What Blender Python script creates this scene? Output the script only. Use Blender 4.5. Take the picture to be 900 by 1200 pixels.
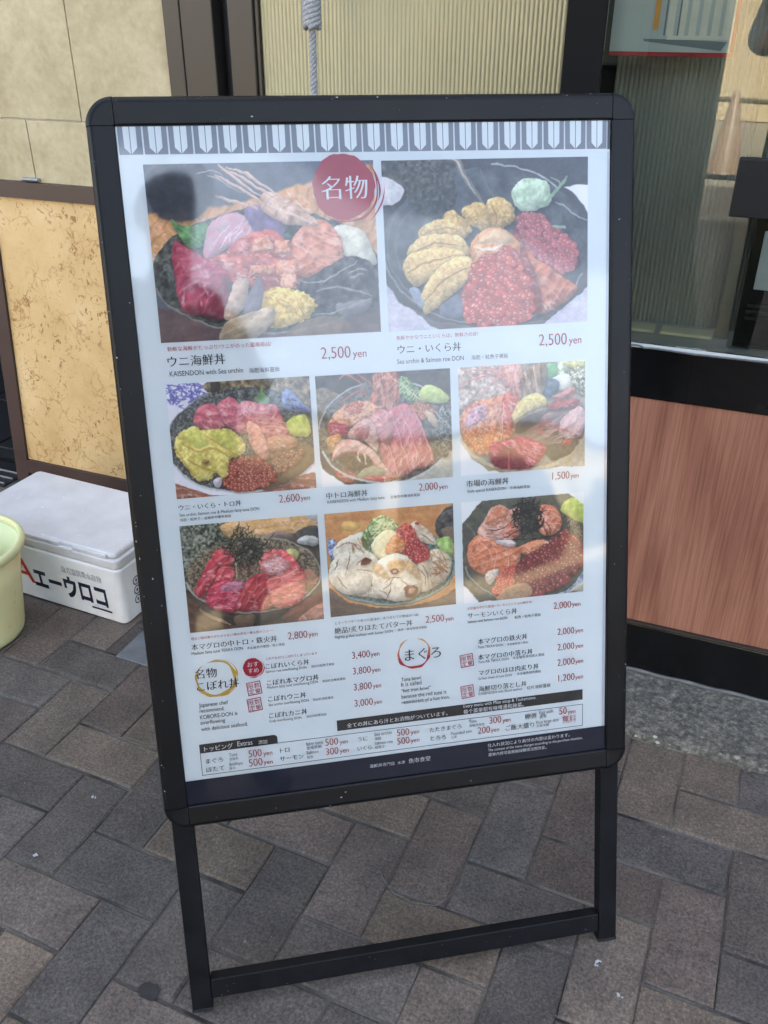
import bpy, bmesh, math, random
import numpy as np
from mathutils import Vector, Matrix, Quaternion
from math import radians, sin, cos, pi

for o in list(bpy.data.objects):
    bpy.data.objects.remove(o)
S = bpy.context.scene
COL = S.collection
R3 = random.Random(7)

# ------------------------------------------------------------------ camera, sky, sun, exposure
cam = bpy.data.cameras.new('camera')
cam.sensor_fit = 'VERTICAL'; cam.sensor_height = 36.0
cam.lens = 1032.0 / 1200.0 * 36.0
cam.clip_start = 0.005; cam.clip_end = 500
camo = bpy.data.objects.new('camera', cam); COL.objects.link(camo)
# columns: right, up, backwards
camo.matrix_world = Matrix(((0.925279, -0.188600, 0.329073, 0.0),
                            (0.379273, 0.452469, -0.807108, 0.0),
                            (0.003325, 0.871609, 0.490191, 1.226),
                            (0, 0, 0, 1)))
S.camera = camo

SUN_EL, SUN_ROT = 52.0, 12.0
w = bpy.data.worlds.new('World'); S.world = w; w.use_nodes = True
nt = w.node_tree
sky = nt.nodes.new('ShaderNodeTexSky'); sky.sky_type = 'NISHITA'; sky.sun_disc = False
sky.sun_elevation = radians(SUN_EL); sky.sun_rotation = radians(SUN_ROT)
sky.dust_density = 5.0; sky.ozone_density = 1.0
bg = nt.nodes['Background']; bg.inputs[1].default_value = 0.15
tint = nt.nodes.new('ShaderNodeMix'); tint.data_type = 'RGBA'; tint.blend_type = 'MULTIPLY'; tint.inputs[0].default_value = 1.0
tint.inputs[7].default_value = (1.0, 0.935, 0.84, 1)      # warm tint on the sky light, as a white balance
nt.links.new(sky.outputs[0], tint.inputs[6]); nt.links.new(tint.outputs[2], bg.inputs[0])

sl = bpy.data.lights.new('sun', 'SUN'); sl.energy = 3.0; sl.angle = radians(0.53); sl.color = (1.0, 0.95, 0.87)
so = bpy.data.objects.new('sun', sl); COL.objects.link(so)
sd = Vector((sin(radians(SUN_ROT)) * cos(radians(SUN_EL)), cos(radians(SUN_ROT)) * cos(radians(SUN_EL)), sin(radians(SUN_EL))))
so.rotation_euler = (-sd).to_track_quat('-Z', 'Y').to_euler(); so.location = (0, 10, 20)

S.view_settings.view_transform = 'Standard'; S.view_settings.look = 'None'
S.view_settings.exposure = 2.85; S.view_settings.gamma = 1.0
S.view_settings.use_curve_mapping = False
S.render.engine = 'CYCLES'
S.cycles.max_bounces = 8; S.cycles.transparent_max_bounces = 12
S.cycles.sample_clamp_indirect = 6.0

# ------------------------------------------------------------------ materials
def lin(c):
    return tuple((x / 255 / 12.92) if x / 255 <= 0.04045 else ((x / 255 + 0.055) / 1.055) ** 2.4 for x in c)

def newmat(name):
    m = bpy.data.materials.new(name); m.use_nodes = True
    n = m.node_tree.nodes; l = m.node_tree.links
    return m, n, l, n['Principled BSDF']

def node(n, t, **kw):
    x = n.new(t)
    for k, v in kw.items():
        setattr(x, k, v)
    return x

def ramp(n, stops, interp='LINEAR'):
    r = n.new('ShaderNodeValToRGB'); r.color_ramp.interpolation = interp
    els = r.color_ramp.elements
    while len(els) < len(stops): els.new(0.5)
    for e, (p, c) in zip(els, stops):
        e.position = p; e.color = (c[0], c[1], c[2], 1.0)
    return r

def coords(n, l, scale=(1, 1, 1), kind='Object', rot=(0, 0, 0)):
    tc = n.new('ShaderNodeTexCoord'); mp = n.new('ShaderNodeMapping')
    mp.inputs['Scale'].default_value = scale; mp.inputs['Rotation'].default_value = rot
    l.new(tc.outputs[kind], mp.inputs[0])
    return mp.outputs[0]

def noise(n, l, co, scale, detail=4, rough=0.55, dist=0.0):
    x = n.new('ShaderNodeTexNoise'); x.inputs['Scale'].default_value = scale
    x.inputs['Detail'].default_value = detail; x.inputs['Roughness'].default_value = rough
    x.inputs['Distortion'].default_value = dist
    l.new(co, x.inputs['Vector']); return x

def mixc(n, l, fac, a, b, mode='MIX'):
    x = n.new('ShaderNodeMix'); x.data_type = 'RGBA'; x.blend_type = mode
    for sock, v in ((x.inputs[0], fac), (x.inputs[6], a), (x.inputs[7], b)):
        if hasattr(v, 'links') or hasattr(v, 'is_linked'):
            l.new(v, sock)
        elif isinstance(v, (int, float)):
            sock.default_value = v
        else:
            sock.default_value = (v[0], v[1], v[2], 1)
    return x.outputs[2]

def bump(n, l, b, h, strength, dist=0.001):
    x = n.new('ShaderNodeBump'); x.inputs['Strength'].default_value = strength
    x.inputs['Distance'].default_value = dist
    l.new(h, x.inputs['Height']); l.new(x.outputs[0], b.inputs['Normal']); return x

def simple(name, srgb, rough=0.5, spec=0.5, metal=0.0, mottle=0.0, mscale=20, bumps=0.0, bscale=200, coat=0.0):
    m, n, l, b = newmat(name)
    c = lin(srgb)
    b.inputs['Base Color'].default_value = (*c, 1)
    b.inputs['Roughness'].default_value = rough; b.inputs['Metallic'].default_value = metal
    b.inputs['Specular IOR Level'].default_value = spec; b.inputs['Coat Weight'].default_value = coat
    co = coords(n, l)
    nz = noise(n, l, co, mscale, 5)
    if mottle:
        r = ramp(n, [(0.3, tuple(v * (1 - mottle) for v in c)), (0.7, tuple(min(1, v * (1 + mottle)) for v in c))])
        l.new(nz.outputs[0], r.inputs[0]); l.new(r.outputs[0], b.inputs['Base Color'])
        rr = n.new('ShaderNodeMapRange'); rr.inputs[3].default_value = max(0, rough - 0.08); rr.inputs[4].default_value = min(1, rough + 0.12)
        l.new(nz.outputs[0], rr.inputs[0]); l.new(rr.outputs[0], b.inputs['Roughness'])
    if bumps:
        nb = noise(n, l, co, bscale, 3)
        bump(n, l, b, nb.outputs[0], bumps)
    return m

M = {}
M['frame'] = simple('black_powder_coat', (11, 13, 17), 0.36, 0.22, mottle=0.18, mscale=14, bumps=0.06, bscale=900)
M['frame_worn'] = simple('black_worn_coat', (12, 14, 19), 0.5, 0.2, mottle=0.45, mscale=30, bumps=0.12, bscale=300)
M['chip'] = simple('bare_metal_chip', (150, 152, 155), 0.5, 0.5, mottle=0.3, mscale=300)
M['scuff'] = simple('grey_scuff', (84, 86, 90), 0.6, 0.4, mottle=0.3, mscale=300)
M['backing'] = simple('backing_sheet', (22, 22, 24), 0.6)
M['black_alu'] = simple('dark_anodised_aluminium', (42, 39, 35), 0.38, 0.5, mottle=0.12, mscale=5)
M['black_gloss'] = simple('black_laminate', (11, 12, 14), 0.22, 0.5, mottle=0.25, mscale=12)
M['black_matte'] = simple('black_board', (24, 23, 22), 0.65, 0.3, mottle=0.15, mscale=15)
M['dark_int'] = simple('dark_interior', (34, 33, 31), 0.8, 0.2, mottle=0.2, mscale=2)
M['brown_frame'] = simple('dark_brown_paint', (62, 46, 42), 0.45, 0.45, mottle=0.15, mscale=8, bumps=0.05)
M['grey_plate'] = simple('steel_plate', (96, 100, 104), 0.45, 0.5, mottle=0.2, mscale=30, bumps=0.1, bscale=400)
M['alu'] = simple('bare_aluminium', (150, 152, 152), 0.4, 0.5, metal=0.7, mottle=0.15, mscale=30)
M['ledge'] = simple('grey_ledge', (202, 206, 206), 0.5, 0.4, mottle=0.15, mscale=6)
M['gasket'] = simple('grey_gasket', (96, 98, 96), 0.5, 0.4, mottle=0.3, mscale=40)
M['rubber'] = simple('black_rubber', (26, 27, 30), 0.7, 0.3, mottle=0.3, mscale=60)
M['white_panel'] = simple('white_panel', (214, 220, 230), 0.4, 0.4)
M['white_plaster'] = simple('grout', (190, 186, 172), 0.8, 0.2)
M['navy_ink'] = simple('navy_ink', (22, 26, 52), 0.4)
M['red_ink'] = simple('red_ink', (188, 52, 38), 0.4)
M['grey_ink'] = simple('grey_outline_ink', (70, 72, 80), 0.45)
M['line_ink'] = simple('white_box_ink', (225, 226, 228), 0.5)
M['red_border'] = simple('red_print', (176, 24, 44), 0.45)
M['poster_grey'] = simple('poster_grey_print', (196, 204, 208), 0.5, 0.3, mottle=0.06, mscale=10)
M['poster_slat'] = simple('poster_white_print', (236, 232, 222), 0.5, 0.3, mottle=0.08, mscale=40)
M['poster_dark'] = simple('poster_dark_print', (128, 138, 148), 0.5, 0.3)  # darker grey of the printed picture
M['poster_orange'] = simple('poster_orange_print', (226, 160, 84), 0.5, 0.3)
M['post_black'] = simple('black_post', (17, 17, 18), 0.6, 0.12, mottle=0.15, mscale=5)
M['added_box'] = simple('grey_box_paint', (150, 158, 154), 0.6, 0.3, mottle=0.08, mscale=3)
M['stain'] = simple('dark_stain', (50, 49, 49), 0.8, 0.2, mottle=0.2, mscale=90)
M['crumb'] = simple('paper_crumb', (168, 170, 172), 0.8, 0.2, mottle=0.2, mscale=200)
M['added_pillar'] = simple('dark_painted_steel', (52, 54, 52), 0.6, 0.3, mottle=0.1, mscale=4)
M['cone_red'] = simple('cone_plastic', (142, 118, 94), 0.45)
M['cone_bar'] = simple('bar_plastic', (120, 104, 80), 0.45)
M['street'] = simple('pale_street', (128, 122, 108), 0.9, 0.2, mottle=0.12, mscale=3)
M['asphalt'] = simple('asphalt', (84, 82, 78), 0.9, 0.2, mottle=0.2, mscale=30, bumps=0.3, bscale=300)

# printed inks of the poster
def ink(name, c): M[name] = simple(name, c, 0.5, 0.3)
ink('ink_k', (38, 37, 42)); ink('ink_r', (178, 60, 66)); ink('ink_d', (158, 44, 48)); ink('ink_w', (232, 234, 236))
ink('ink_g', (92, 92, 98)); ink('ink_band', (126, 130, 140)); ink('ink_navy', (22, 30, 52)); ink('ink_bar', (52, 50, 50))
ink('ink_crimson', (176, 40, 58)); ink('ink_gold', (204, 166, 74)); ink('paper_white', (228, 235, 237))

# ---- paper with a soft unevenness
m, n, l, b = newmat('poster_paper'); M['paper'] = m
b.inputs['Roughness'].default_value = 0.55; b.inputs['Specular IOR Level'].default_value = 0.3
co = coords(n, l); nz = noise(n, l, co, 5, 3)
r = ramp(n, [(0.3, lin((222, 230, 233))), (0.7, lin((229, 236, 238)))]); l.new(nz.outputs[0], r.inputs[0]); l.new(r.outputs[0], b.inputs['Base Color'])

# ---- printed photograph: colours carried by the mesh
m, n, l, b = newmat('printed_photo'); M['photo'] = m
vc = n.new('ShaderNodeVertexColor'); vc.layer_name = 'print'
l.new(vc.outputs[0], b.inputs['Base Color'])
b.inputs['Roughness'].default_value = 0.5; b.inputs['Specular IOR Level'].default_value = 0.3

# ---- clear PVC cover: transparent with a Fresnel reflection, slightly wavy
m, n, l, b = newmat('clear_cover_film'); M['cover'] = m
n.remove(b)
tr = n.new('ShaderNodeBsdfTransparent'); gl = n.new('ShaderNodeBsdfGlossy'); gl.inputs['Roughness'].default_value = 0.05
fr = n.new('ShaderNodeFresnel'); fr.inputs[0].default_value = 1.52
mx = n.new('ShaderNodeMixShader')
tr.inputs[0].default_value = (0.97, 0.975, 0.985, 1)
co = coords(n, l, (1, 1, 1))
n1 = noise(n, l, co, 3.2, 2, 0.45, 0.4); n2 = noise(n, l, coords(n, l, (1.6, 1.0, 1.0), rot=(0, 0, 0.5)), 5.0, 1, 0.4, 0.6)
ad = node(n, 'ShaderNodeMath', operation='ADD'); l.new(n1.outputs[0], ad.inputs[0]); l.new(n2.outputs[0], ad.inputs[1])
bp = n.new('ShaderNodeBump'); bp.inputs['Strength'].default_value = 0.2; bp.inputs['Distance'].default_value = 0.004
l.new(ad.outputs[0], bp.inputs['Height']); l.new(bp.outputs[0], gl.inputs['Normal']); l.new(bp.outputs[0], fr.inputs['Normal'])
fm = node(n, 'ShaderNodeMath', operation='MULTIPLY'); fm.inputs[1].default_value = 1.7
l.new(fr.outputs[0], fm.inputs[0]); l.new(fm.outputs[0], mx.inputs[0])
l.new(tr.outputs[0], mx.inputs[1]); l.new(gl.outputs[0], mx.inputs[2]); l.new(mx.outputs[0], n['Material Output'].inputs[0])

# ---- flat window glass
def glassmat(name, ior, tint, boost):
    m, n, l, b = newmat(name); n.remove(b)
    tr = n.new('ShaderNodeBsdfTransparent'); gl = n.new('ShaderNodeBsdfGlossy'); gl.inputs['Roughness'].default_value = 0.0
    fr = n.new('ShaderNodeFresnel'); fr.inputs[0].default_value = ior; mx = n.new('ShaderNodeMixShader')
    tr.inputs[0].default_value = (*tint, 1)
    co = coords(n, l); nz = noise(n, l, co, 1.7, 1)
    bp = n.new('ShaderNodeBump'); bp.inputs['Strength'].default_value = 0.06; bp.inputs['Distance'].default_value = 0.01
    l.new(nz.outputs[0], bp.inputs['Height']); l.new(bp.outputs[0], gl.inputs['Normal'])
    fm = node(n, 'ShaderNodeMath', operation='MULTIPLY'); fm.inputs[1].default_value = boost
    l.new(fr.outputs[0], fm.inputs[0]); l.new(fm.outputs[0], mx.inputs[0])
    l.new(tr.outputs[0], mx.inputs[1]); l.new(gl.outputs[0], mx.inputs[2]); l.new(mx.outputs[0], n['Material Output'].inputs[0])
    return m
M['glass'] = glassmat('window_glass', 1.52, (0.86, 0.9, 0.88), 2.0)

# ---- reeded glass: milky, ribbed sheet
def reeded(name, c1, c2, rough, alpha):
    m, n, l, b = newmat(name)
    co = coords(n, l); nz = noise(n, l, co, 2.2, 2, 0.5)
    r = ramp(n, [(0.32, lin(c1)), (0.68, lin(c2))]); l.new(nz.outputs[0], r.inputs[0])
    l.new(r.outputs[0], b.inputs['Base Color'])
    b.inputs['Roughness'].default_value = rough; b.inputs['Specular IOR Level'].default_value = 0.8
    b.inputs['Alpha'].default_value = alpha
    fine = noise(n, l, coords(n, l, (1, 1, 0.35)), 700, 2); bump(n, l, b, fine.outputs[0], 0.12)
    return m
M['reeded_door'] = reeded('reeded_door_glass', (144, 140, 108), (166, 161, 128), 0.22, 0.9)
M['reeded_window'] = reeded('reeded_window_glass', (200, 200, 194), (224, 222, 214), 0.10, 0.74)

# ---- beige stone tile
m, n, l, b = newmat('beige_stone'); M['stone'] = m
co = coords(n, l); n1 = noise(n, l, co, 9, 8, 0.65, 0.4); n2 = noise(n, l, co, 55, 5, 0.7)
r = ramp(n, [(0.25, lin((152, 140, 110))), (0.5, lin((174, 162, 130))), (0.75, lin((188, 176, 146)))]); l.new(n1.outputs[0], r.inputs[0])
r2 = ramp(n, [(0.35, (0.8, 0.77, 0.72)), (0.6, (1, 1, 1))]); l.new(n2.outputs[0], r2.inputs[0])
l.new(mixc(n, l, 0.6, r.outputs[0], r2.outputs[0], 'MULTIPLY'), b.inputs['Base Color'])
b.inputs['Roughness'].default_value = 0.5; b.inputs['Specular IOR Level'].default_value = 0.35
bump(n, l, b, n2.outputs[0], 0.08)

# ---- speckled burl / coral stone panel
m, n, l, b = newmat('speckled_ochre_panel'); M['burl'] = m
co = coords(n, l); wr = noise(n, l, co, 14, 3)
wv = mixc(n, l, 0.10, co, wr.outputs[1], 'ADD')
n1 = noise(n, l, co, 7, 6, 0.6)
base = ramp(n, [(0.25, lin((184, 152, 102))), (0.55, lin((202, 172, 122))), (0.78, lin((214, 188, 144)))]); l.new(n1.outputs[0], base.inputs[0])
ve = node(n, 'ShaderNodeTexVoronoi', feature='DISTANCE_TO_EDGE'); ve.inputs['Scale'].default_value = 21; l.new(wv, ve.inputs['Vector'])
vr = ramp(n, [(0.0, (1, 1, 1)), (0.028, (0.25, 0.25, 0.25)), (0.07, (0, 0, 0))]); l.new(ve.outputs[0], vr.inputs[0])
nm = noise(n, l, co, 11, 3); nmr = ramp(n, [(0.48, (0, 0, 0)), (0.6, (1, 1, 1))]); l.new(nm.outputs[0], nmr.inputs[0])
v2 = node(n, 'ShaderNodeMath', operation='MULTIPLY'); l.new(vr.outputs[0], v2.inputs[0]); l.new(nmr.outputs[0], v2.inputs[1])
v2b = node(n, 'ShaderNodeMath', operation='MULTIPLY'); v2b.inputs[1].default_value = 0.75; l.new(v2.outputs[0], v2b.inputs[0])
fl = noise(n, l, coords(n, l, (1.0, 1.0, 0.75)), 62, 3, 0.6, 1.5)
flr = ramp(n, [(0.585, (0, 0, 0)), (0.64, (0.85, 0.85, 0.85))]); l.new(fl.outputs[0], flr.inputs[0])
cl = noise(n, l, co, 8.5, 2); clr = ramp(n, [(0.36, (0.12, 0.12, 0.12)), (0.58, (1, 1, 1))]); l.new(cl.outputs[0], clr.inputs[0])
f2 = node(n, 'ShaderNodeMath', operation='MULTIPLY'); l.new(flr.outputs[0], f2.inputs[0]); l.new(clr.outputs[0], f2.inputs[1])
c1 = mixc(n, l, v2b.outputs[0], base.outputs[0], lin((138, 98, 46)))
c2 = mixc(n, l, f2.outputs[0], c1, lin((122, 80, 30)))
l.new(c2, b.inputs['Base Color']); b.inputs['Roughness'].default_value = 0.4; b.inputs['Specular IOR Level'].default_value = 0.4

# ---- reddish wood laminate
m, n, l, b = newmat('reddish_wood_laminate'); M['wood'] = m
co = coords(n, l, (1, 1, 0.085), rot=(0, 0.035, 0))
big = noise(n, l, coords(n, l, (1.0, 1.0, 0.11), rot=(0, 0.035, 0)), 3.4, 2, 0.45, 0.2)
bm_ = node(n, 'ShaderNodeMath', operation='MULTIPLY'); bm_.inputs[1].default_value = 40.0; l.new(big.outputs[0], bm_.inputs[0])
sn = node(n, 'ShaderNodeMath', operation='SINE')
fin = noise(n, l, co, 70, 6, 0.65); fmul = node(n, 'ShaderNodeMath', operation='MULTIPLY'); fmul.inputs[1].default_value = 2.6; l.new(fin.outputs[0], fmul.inputs[0])
sm = node(n, 'ShaderNodeMath', operation='ADD'); l.new(bm_.outputs[0], sm.inputs[0]); l.new(fmul.outputs[0], sm.inputs[1])
b2 = node(n, 'ShaderNodeMath', operation='MULTIPLY'); b2.inputs[1].default_value = 1.5; l.new(sm.outputs[0], b2.inputs[0]); l.new(b2.outputs[0], sn.inputs[0])
r = ramp(n, [(0.0, lin((140, 94, 76))), (0.25, lin((150, 103, 83))), (0.75, lin((155, 108, 88))), (1.0, lin((160, 113, 92)))])
mr = n.new('ShaderNodeMapRange'); mr.inputs[1].default_value = -1; mr.inputs[2].default_value = 1; l.new(sn.outputs[0], mr.inputs[0])
l.new(mr.outputs[0], r.inputs[0])
f3 = noise(n, l, coords(n, l, (1, 1, 0.02), rot=(0, 0.035, 0)), 260, 4, 0.7); r3 = ramp(n, [(0.38, (0.66, 0.61, 0.58)), (0.56, (1.06, 1.06, 1.06))]); l.new(f3.outputs[0], r3.inputs[0])
l.new(mixc(n, l, 0.75, r.outputs[0], r3.outputs[0], 'MULTIPLY'), b.inputs['Base Color'])
b.inputs['Roughness'].default_value = 0.42; b.inputs['Specular IOR Level'].default_value = 0.4

# ---- paving block: each block its own tone
m, n, l, b = newmat('paving_block'); M['brick'] = m
at = node(n, 'ShaderNodeVertexColor'); at.layer_name = 'tone'
co = coords(n, l); n1 = noise(n, l, co, 10, 6, 0.6); n2 = noise(n, l, co, 210, 5, 0.8); n3 = noise(n, l, co, 90, 5, 0.7)
r1 = ramp(n, [(0.32, (0.76, 0.76, 0.77)), (0.68, (1.26, 1.25, 1.22))]); l.new(n1.outputs[0], r1.inputs[0])
c1 = mixc(n, l, 1.0, at.outputs[0], r1.outputs[0], 'MULTIPLY')
r2 = ramp(n, [(0.34, (0.42, 0.42, 0.43)), (0.5, (1, 1, 1)), (0.66, (1.8, 1.72, 1.6))]); l.new(n2.outputs[0], r2.inputs[0])
c2 = mixc(n, l, 0.85, c1, r2.outputs[0], 'MULTIPLY')
r3 = ramp(n, [(0.33, (0.75, 0.75, 0.76)), (0.62, (1.12, 1.1, 1.08))]); l.new(n3.outputs[0], r3.inputs[0])
c3 = mixc(n, l, 0.8, c2, r3.outputs[0], 'MULTIPLY')
st = noise(n, l, co, 620, 2, 0.5); rs = ramp(n, [(0.70, (0, 0, 0)), (0.76, (1, 1, 1))]); l.new(st.outputs[0], rs.inputs[0])
c4 = mixc(n, l, rs.outputs[0], c3, lin((150, 146, 138)))
l.new(c4, b.inputs['Base Color']); b.inputs['Roughness'].default_value = 0.85; b.inputs['Specular IOR Level'].default_value = 0.3
hh = node(n, 'ShaderNodeMath', operation='ADD'); l.new(n2.outputs[0], hh.inputs[0]); l.new(n3.outputs[0], hh.inputs[1])
bump(n, l, b, hh.outputs[0], 0.55, 0.0014)

m, n, l, b = newmat('joint_sand'); M['joint'] = m
co = coords(n, l); n1 = noise(n, l, co, 7, 4); n2 = noise(n, l, co, 400, 3)
r = ramp(n, [(0.34, lin((34, 33, 32))), (0.62, lin((108, 104, 97)))]); l.new(n1.outputs[0], r.inputs[0])
r2 = ramp(n, [(0.3, (0.6, 0.6, 0.6)), (0.7, (1.2, 1.2, 1.2))]); l.new(n2.outputs[0], r2.inputs[0])
l.new(mixc(n, l, 0.8, r.outputs[0], r2.outputs[0], 'MULTIPLY'), b.inputs['Base Color']); b.inputs['Roughness'].default_value = 0.95
bump(n, l, b, n2.outputs[0], 0.8, 0.002)

m, n, l, b = newmat('rough_concrete'); M['concrete'] = m
co = coords(n, l); n1 = noise(n, l, co, 24, 6, 0.7); n2 = noise(n, l, co, 95, 6, 0.75); n3 = noise(n, l, co, 6, 3)
r = ramp(n, [(0.28, lin((54, 54, 51))), (0.5, lin((108, 106, 99))), (0.70, lin((160, 156, 144)))]); l.new(n2.outputs[0], r.inputs[0])
r2 = ramp(n, [(0.3, (0.62, 0.63, 0.62)), (0.7, (1.1, 1.08, 1.04))]); l.new(n1.outputs[0], r2.inputs[0])
l.new(mixc(n, l, 0.9, r.outputs[0], r2.outputs[0], 'MULTIPLY'), b.inputs['Base Color']); b.inputs['Roughness'].default_value = 0.9
b.inputs['Specular IOR Level'].default_value = 0.2
bump(n, l, b, n2.outputs[0], 1.0, 0.006)

m, n, l, b = newmat('pebble'); M['pebble'] = m
oi = n.new('ShaderNodeNewGeometry'); r = ramp(n, [(0, lin((90, 88, 82))), (0.6, lin((140, 136, 124))), (1, lin((196, 188, 166)))])
l.new(oi.outputs['Random Per Island'], r.inputs[0]); l.new(r.outputs[0], b.inputs['Base Color']); b.inputs['Roughness'].default_value = 0.8

# ---- expanded polystyrene
m, n, l, b = newmat('white_foam'); M['foam'] = m
co = coords(n, l); vo = node(n, 'ShaderNodeTexVoronoi', feature='DISTANCE_TO_EDGE'); vo.inputs['Scale'].default_value = 230; l.new(co, vo.inputs['Vector'])
n1 = noise(n, l, co, 9, 4); r = ramp(n, [(0.3, lin((214, 215, 214))), (0.7, lin((234, 235, 234)))]); l.new(n1.outputs[0], r.inputs[0]); l.new(r.outputs[0], b.inputs['Base Color'])
b.inputs['Roughness'].default_value = 0.55; b.inputs['Subsurface Weight'].default_value = 0.25; b.inputs['Subsurface Radius'].default_value = (0.02, 0.02, 0.02)
b.inputs['Subsurface Scale'].default_value = 0.3
bump(n, l, b, vo.outputs[0], 0.25, 0.0008)
m, n, l, b = newmat('frosted_lid'); M['lid'] = m
co = coords(n, l); n1 = noise(n, l, co, 12, 5); r = ramp(n, [(0.3, lin((190, 189, 188))), (0.7, lin((208, 207, 205)))]); l.new(n1.outputs[0], r.inputs[0])
sp = noise(n, l, co, 130, 1); spr = ramp(n, [(0.74, (0, 0, 0)), (0.78, (1, 1, 1))]); l.new(sp.outputs[0], spr.inputs[0])
l.new(mixc(n, l, spr.outputs[0], r.outputs[0], lin((236, 237, 240))), b.inputs['Base Color']); b.inputs['Roughness'].default_value = 0.42
vo = node(n, 'ShaderNodeTexVoronoi', feature='DISTANCE_TO_EDGE'); vo.inputs['Scale'].default_value = 230; l.new(co, vo.inputs['Vector']); bump(n, l, b, vo.outputs[0], 0.2, 0.0006)

# ---- yellow-green pail plastic, scuffed
m, n, l, b = newmat('yellow_green_plastic'); M['pail'] = m
co = coords(n, l); n1 = noise(n, l, coords(n, l, (1, 1, 0.35)), 60, 4, 0.7); sc = ramp(n, [(0.60, (0, 0, 0)), (0.72, (1, 1, 1))]); l.new(n1.outputs[0], sc.inputs[0])
n2 = noise(n, l, co, 6, 3); r = ramp(n, [(0.3, lin((200, 204, 150))), (0.7, lin((214, 217, 172)))]); l.new(n2.outputs[0], r.inputs[0])
sf = node(n, 'ShaderNodeMath', operation='MULTIPLY'); sf.inputs[1].default_value = 0.55; l.new(sc.outputs[0], sf.inputs[0])
l.new(mixc(n, l, sf.outputs[0], r.outputs[0], lin((140, 142, 88))), b.inputs['Base Color']); b.inputs['Roughness'].default_value = 0.45
b.inputs['Subsurface Weight'].default_value = 0.2; b.inputs['Subsurface Scale'].default_value = 0.02

m, n, l, b = newmat('white_rope'); M['rope'] = m
co = coords(n, l); n1 = noise(n, l, co, 400, 3); r = ramp(n, [(0.3, lin((112, 114, 116))), (0.7, lin((176, 177, 178)))]); l.new(n1.outputs[0], r.inputs[0]); l.new(r.outputs[0], b.inputs['Base Color'])
b.inputs['Roughness'].default_value = 0.8; bump(n, l, b, n1.outputs[0], 0.5)

m, n, l, b = newmat('facade'); M['facade'] = m
co = coords(n, l); n1 = noise(n, l, co, 0.8, 4); r = ramp(n, [(0.3, lin((176, 160, 128))), (0.7, lin((198, 184, 152)))]); l.new(n1.outputs[0], r.inputs[0]); l.new(r.outputs[0], b.inputs['Base Color']); b.inputs['Roughness'].default_value = 0.9
M['veil_facade'] = simple('pale_blue_veil', (166, 188, 216), 0.9, 0.2, mottle=0.1, mscale=1)  # bluish, to tint the veil mirrored in the board's film
M['dark_window'] = simple('dark_window_glass', (30, 36, 40), 0.1, 0.5)
M['skin'] = simple('skin', (196, 150, 124), 0.55); M['hair'] = simple('hair', (20, 18, 18), 0.6, mottle=0.3, mscale=40)
M['jacket'] = simple('grey_shirt', (176, 176, 172), 0.85, 0.2, mottle=0.06); M['trousers'] = simple('dark_trousers', (40, 42, 50), 0.85, 0.2)
M['shoe'] = simple('shoe', (30, 30, 30), 0.6); M['phone'] = simple('phone_black', (18, 18, 20), 0.2)

# ------------------------------------------------------------------ mesh helpers
def obj(name, verts, faces, mats, parent=None, fmat=None, smooth=False):
    me = bpy.data.meshes.new(name); me.from_pydata([tuple(v) for v in verts], [], faces); me.update()
    if not isinstance(mats, (list, tuple)): mats = [mats]
    for k in mats: me.materials.append(k)
    if fmat is not None: me.polygons.foreach_set('material_index', fmat)
    if smooth: me.polygons.foreach_set('use_smooth', [True] * len(me.polygons))
    o = bpy.data.objects.new(name, me); COL.objects.link(o)
    if parent is not None: o.parent = parent
    return o

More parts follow.
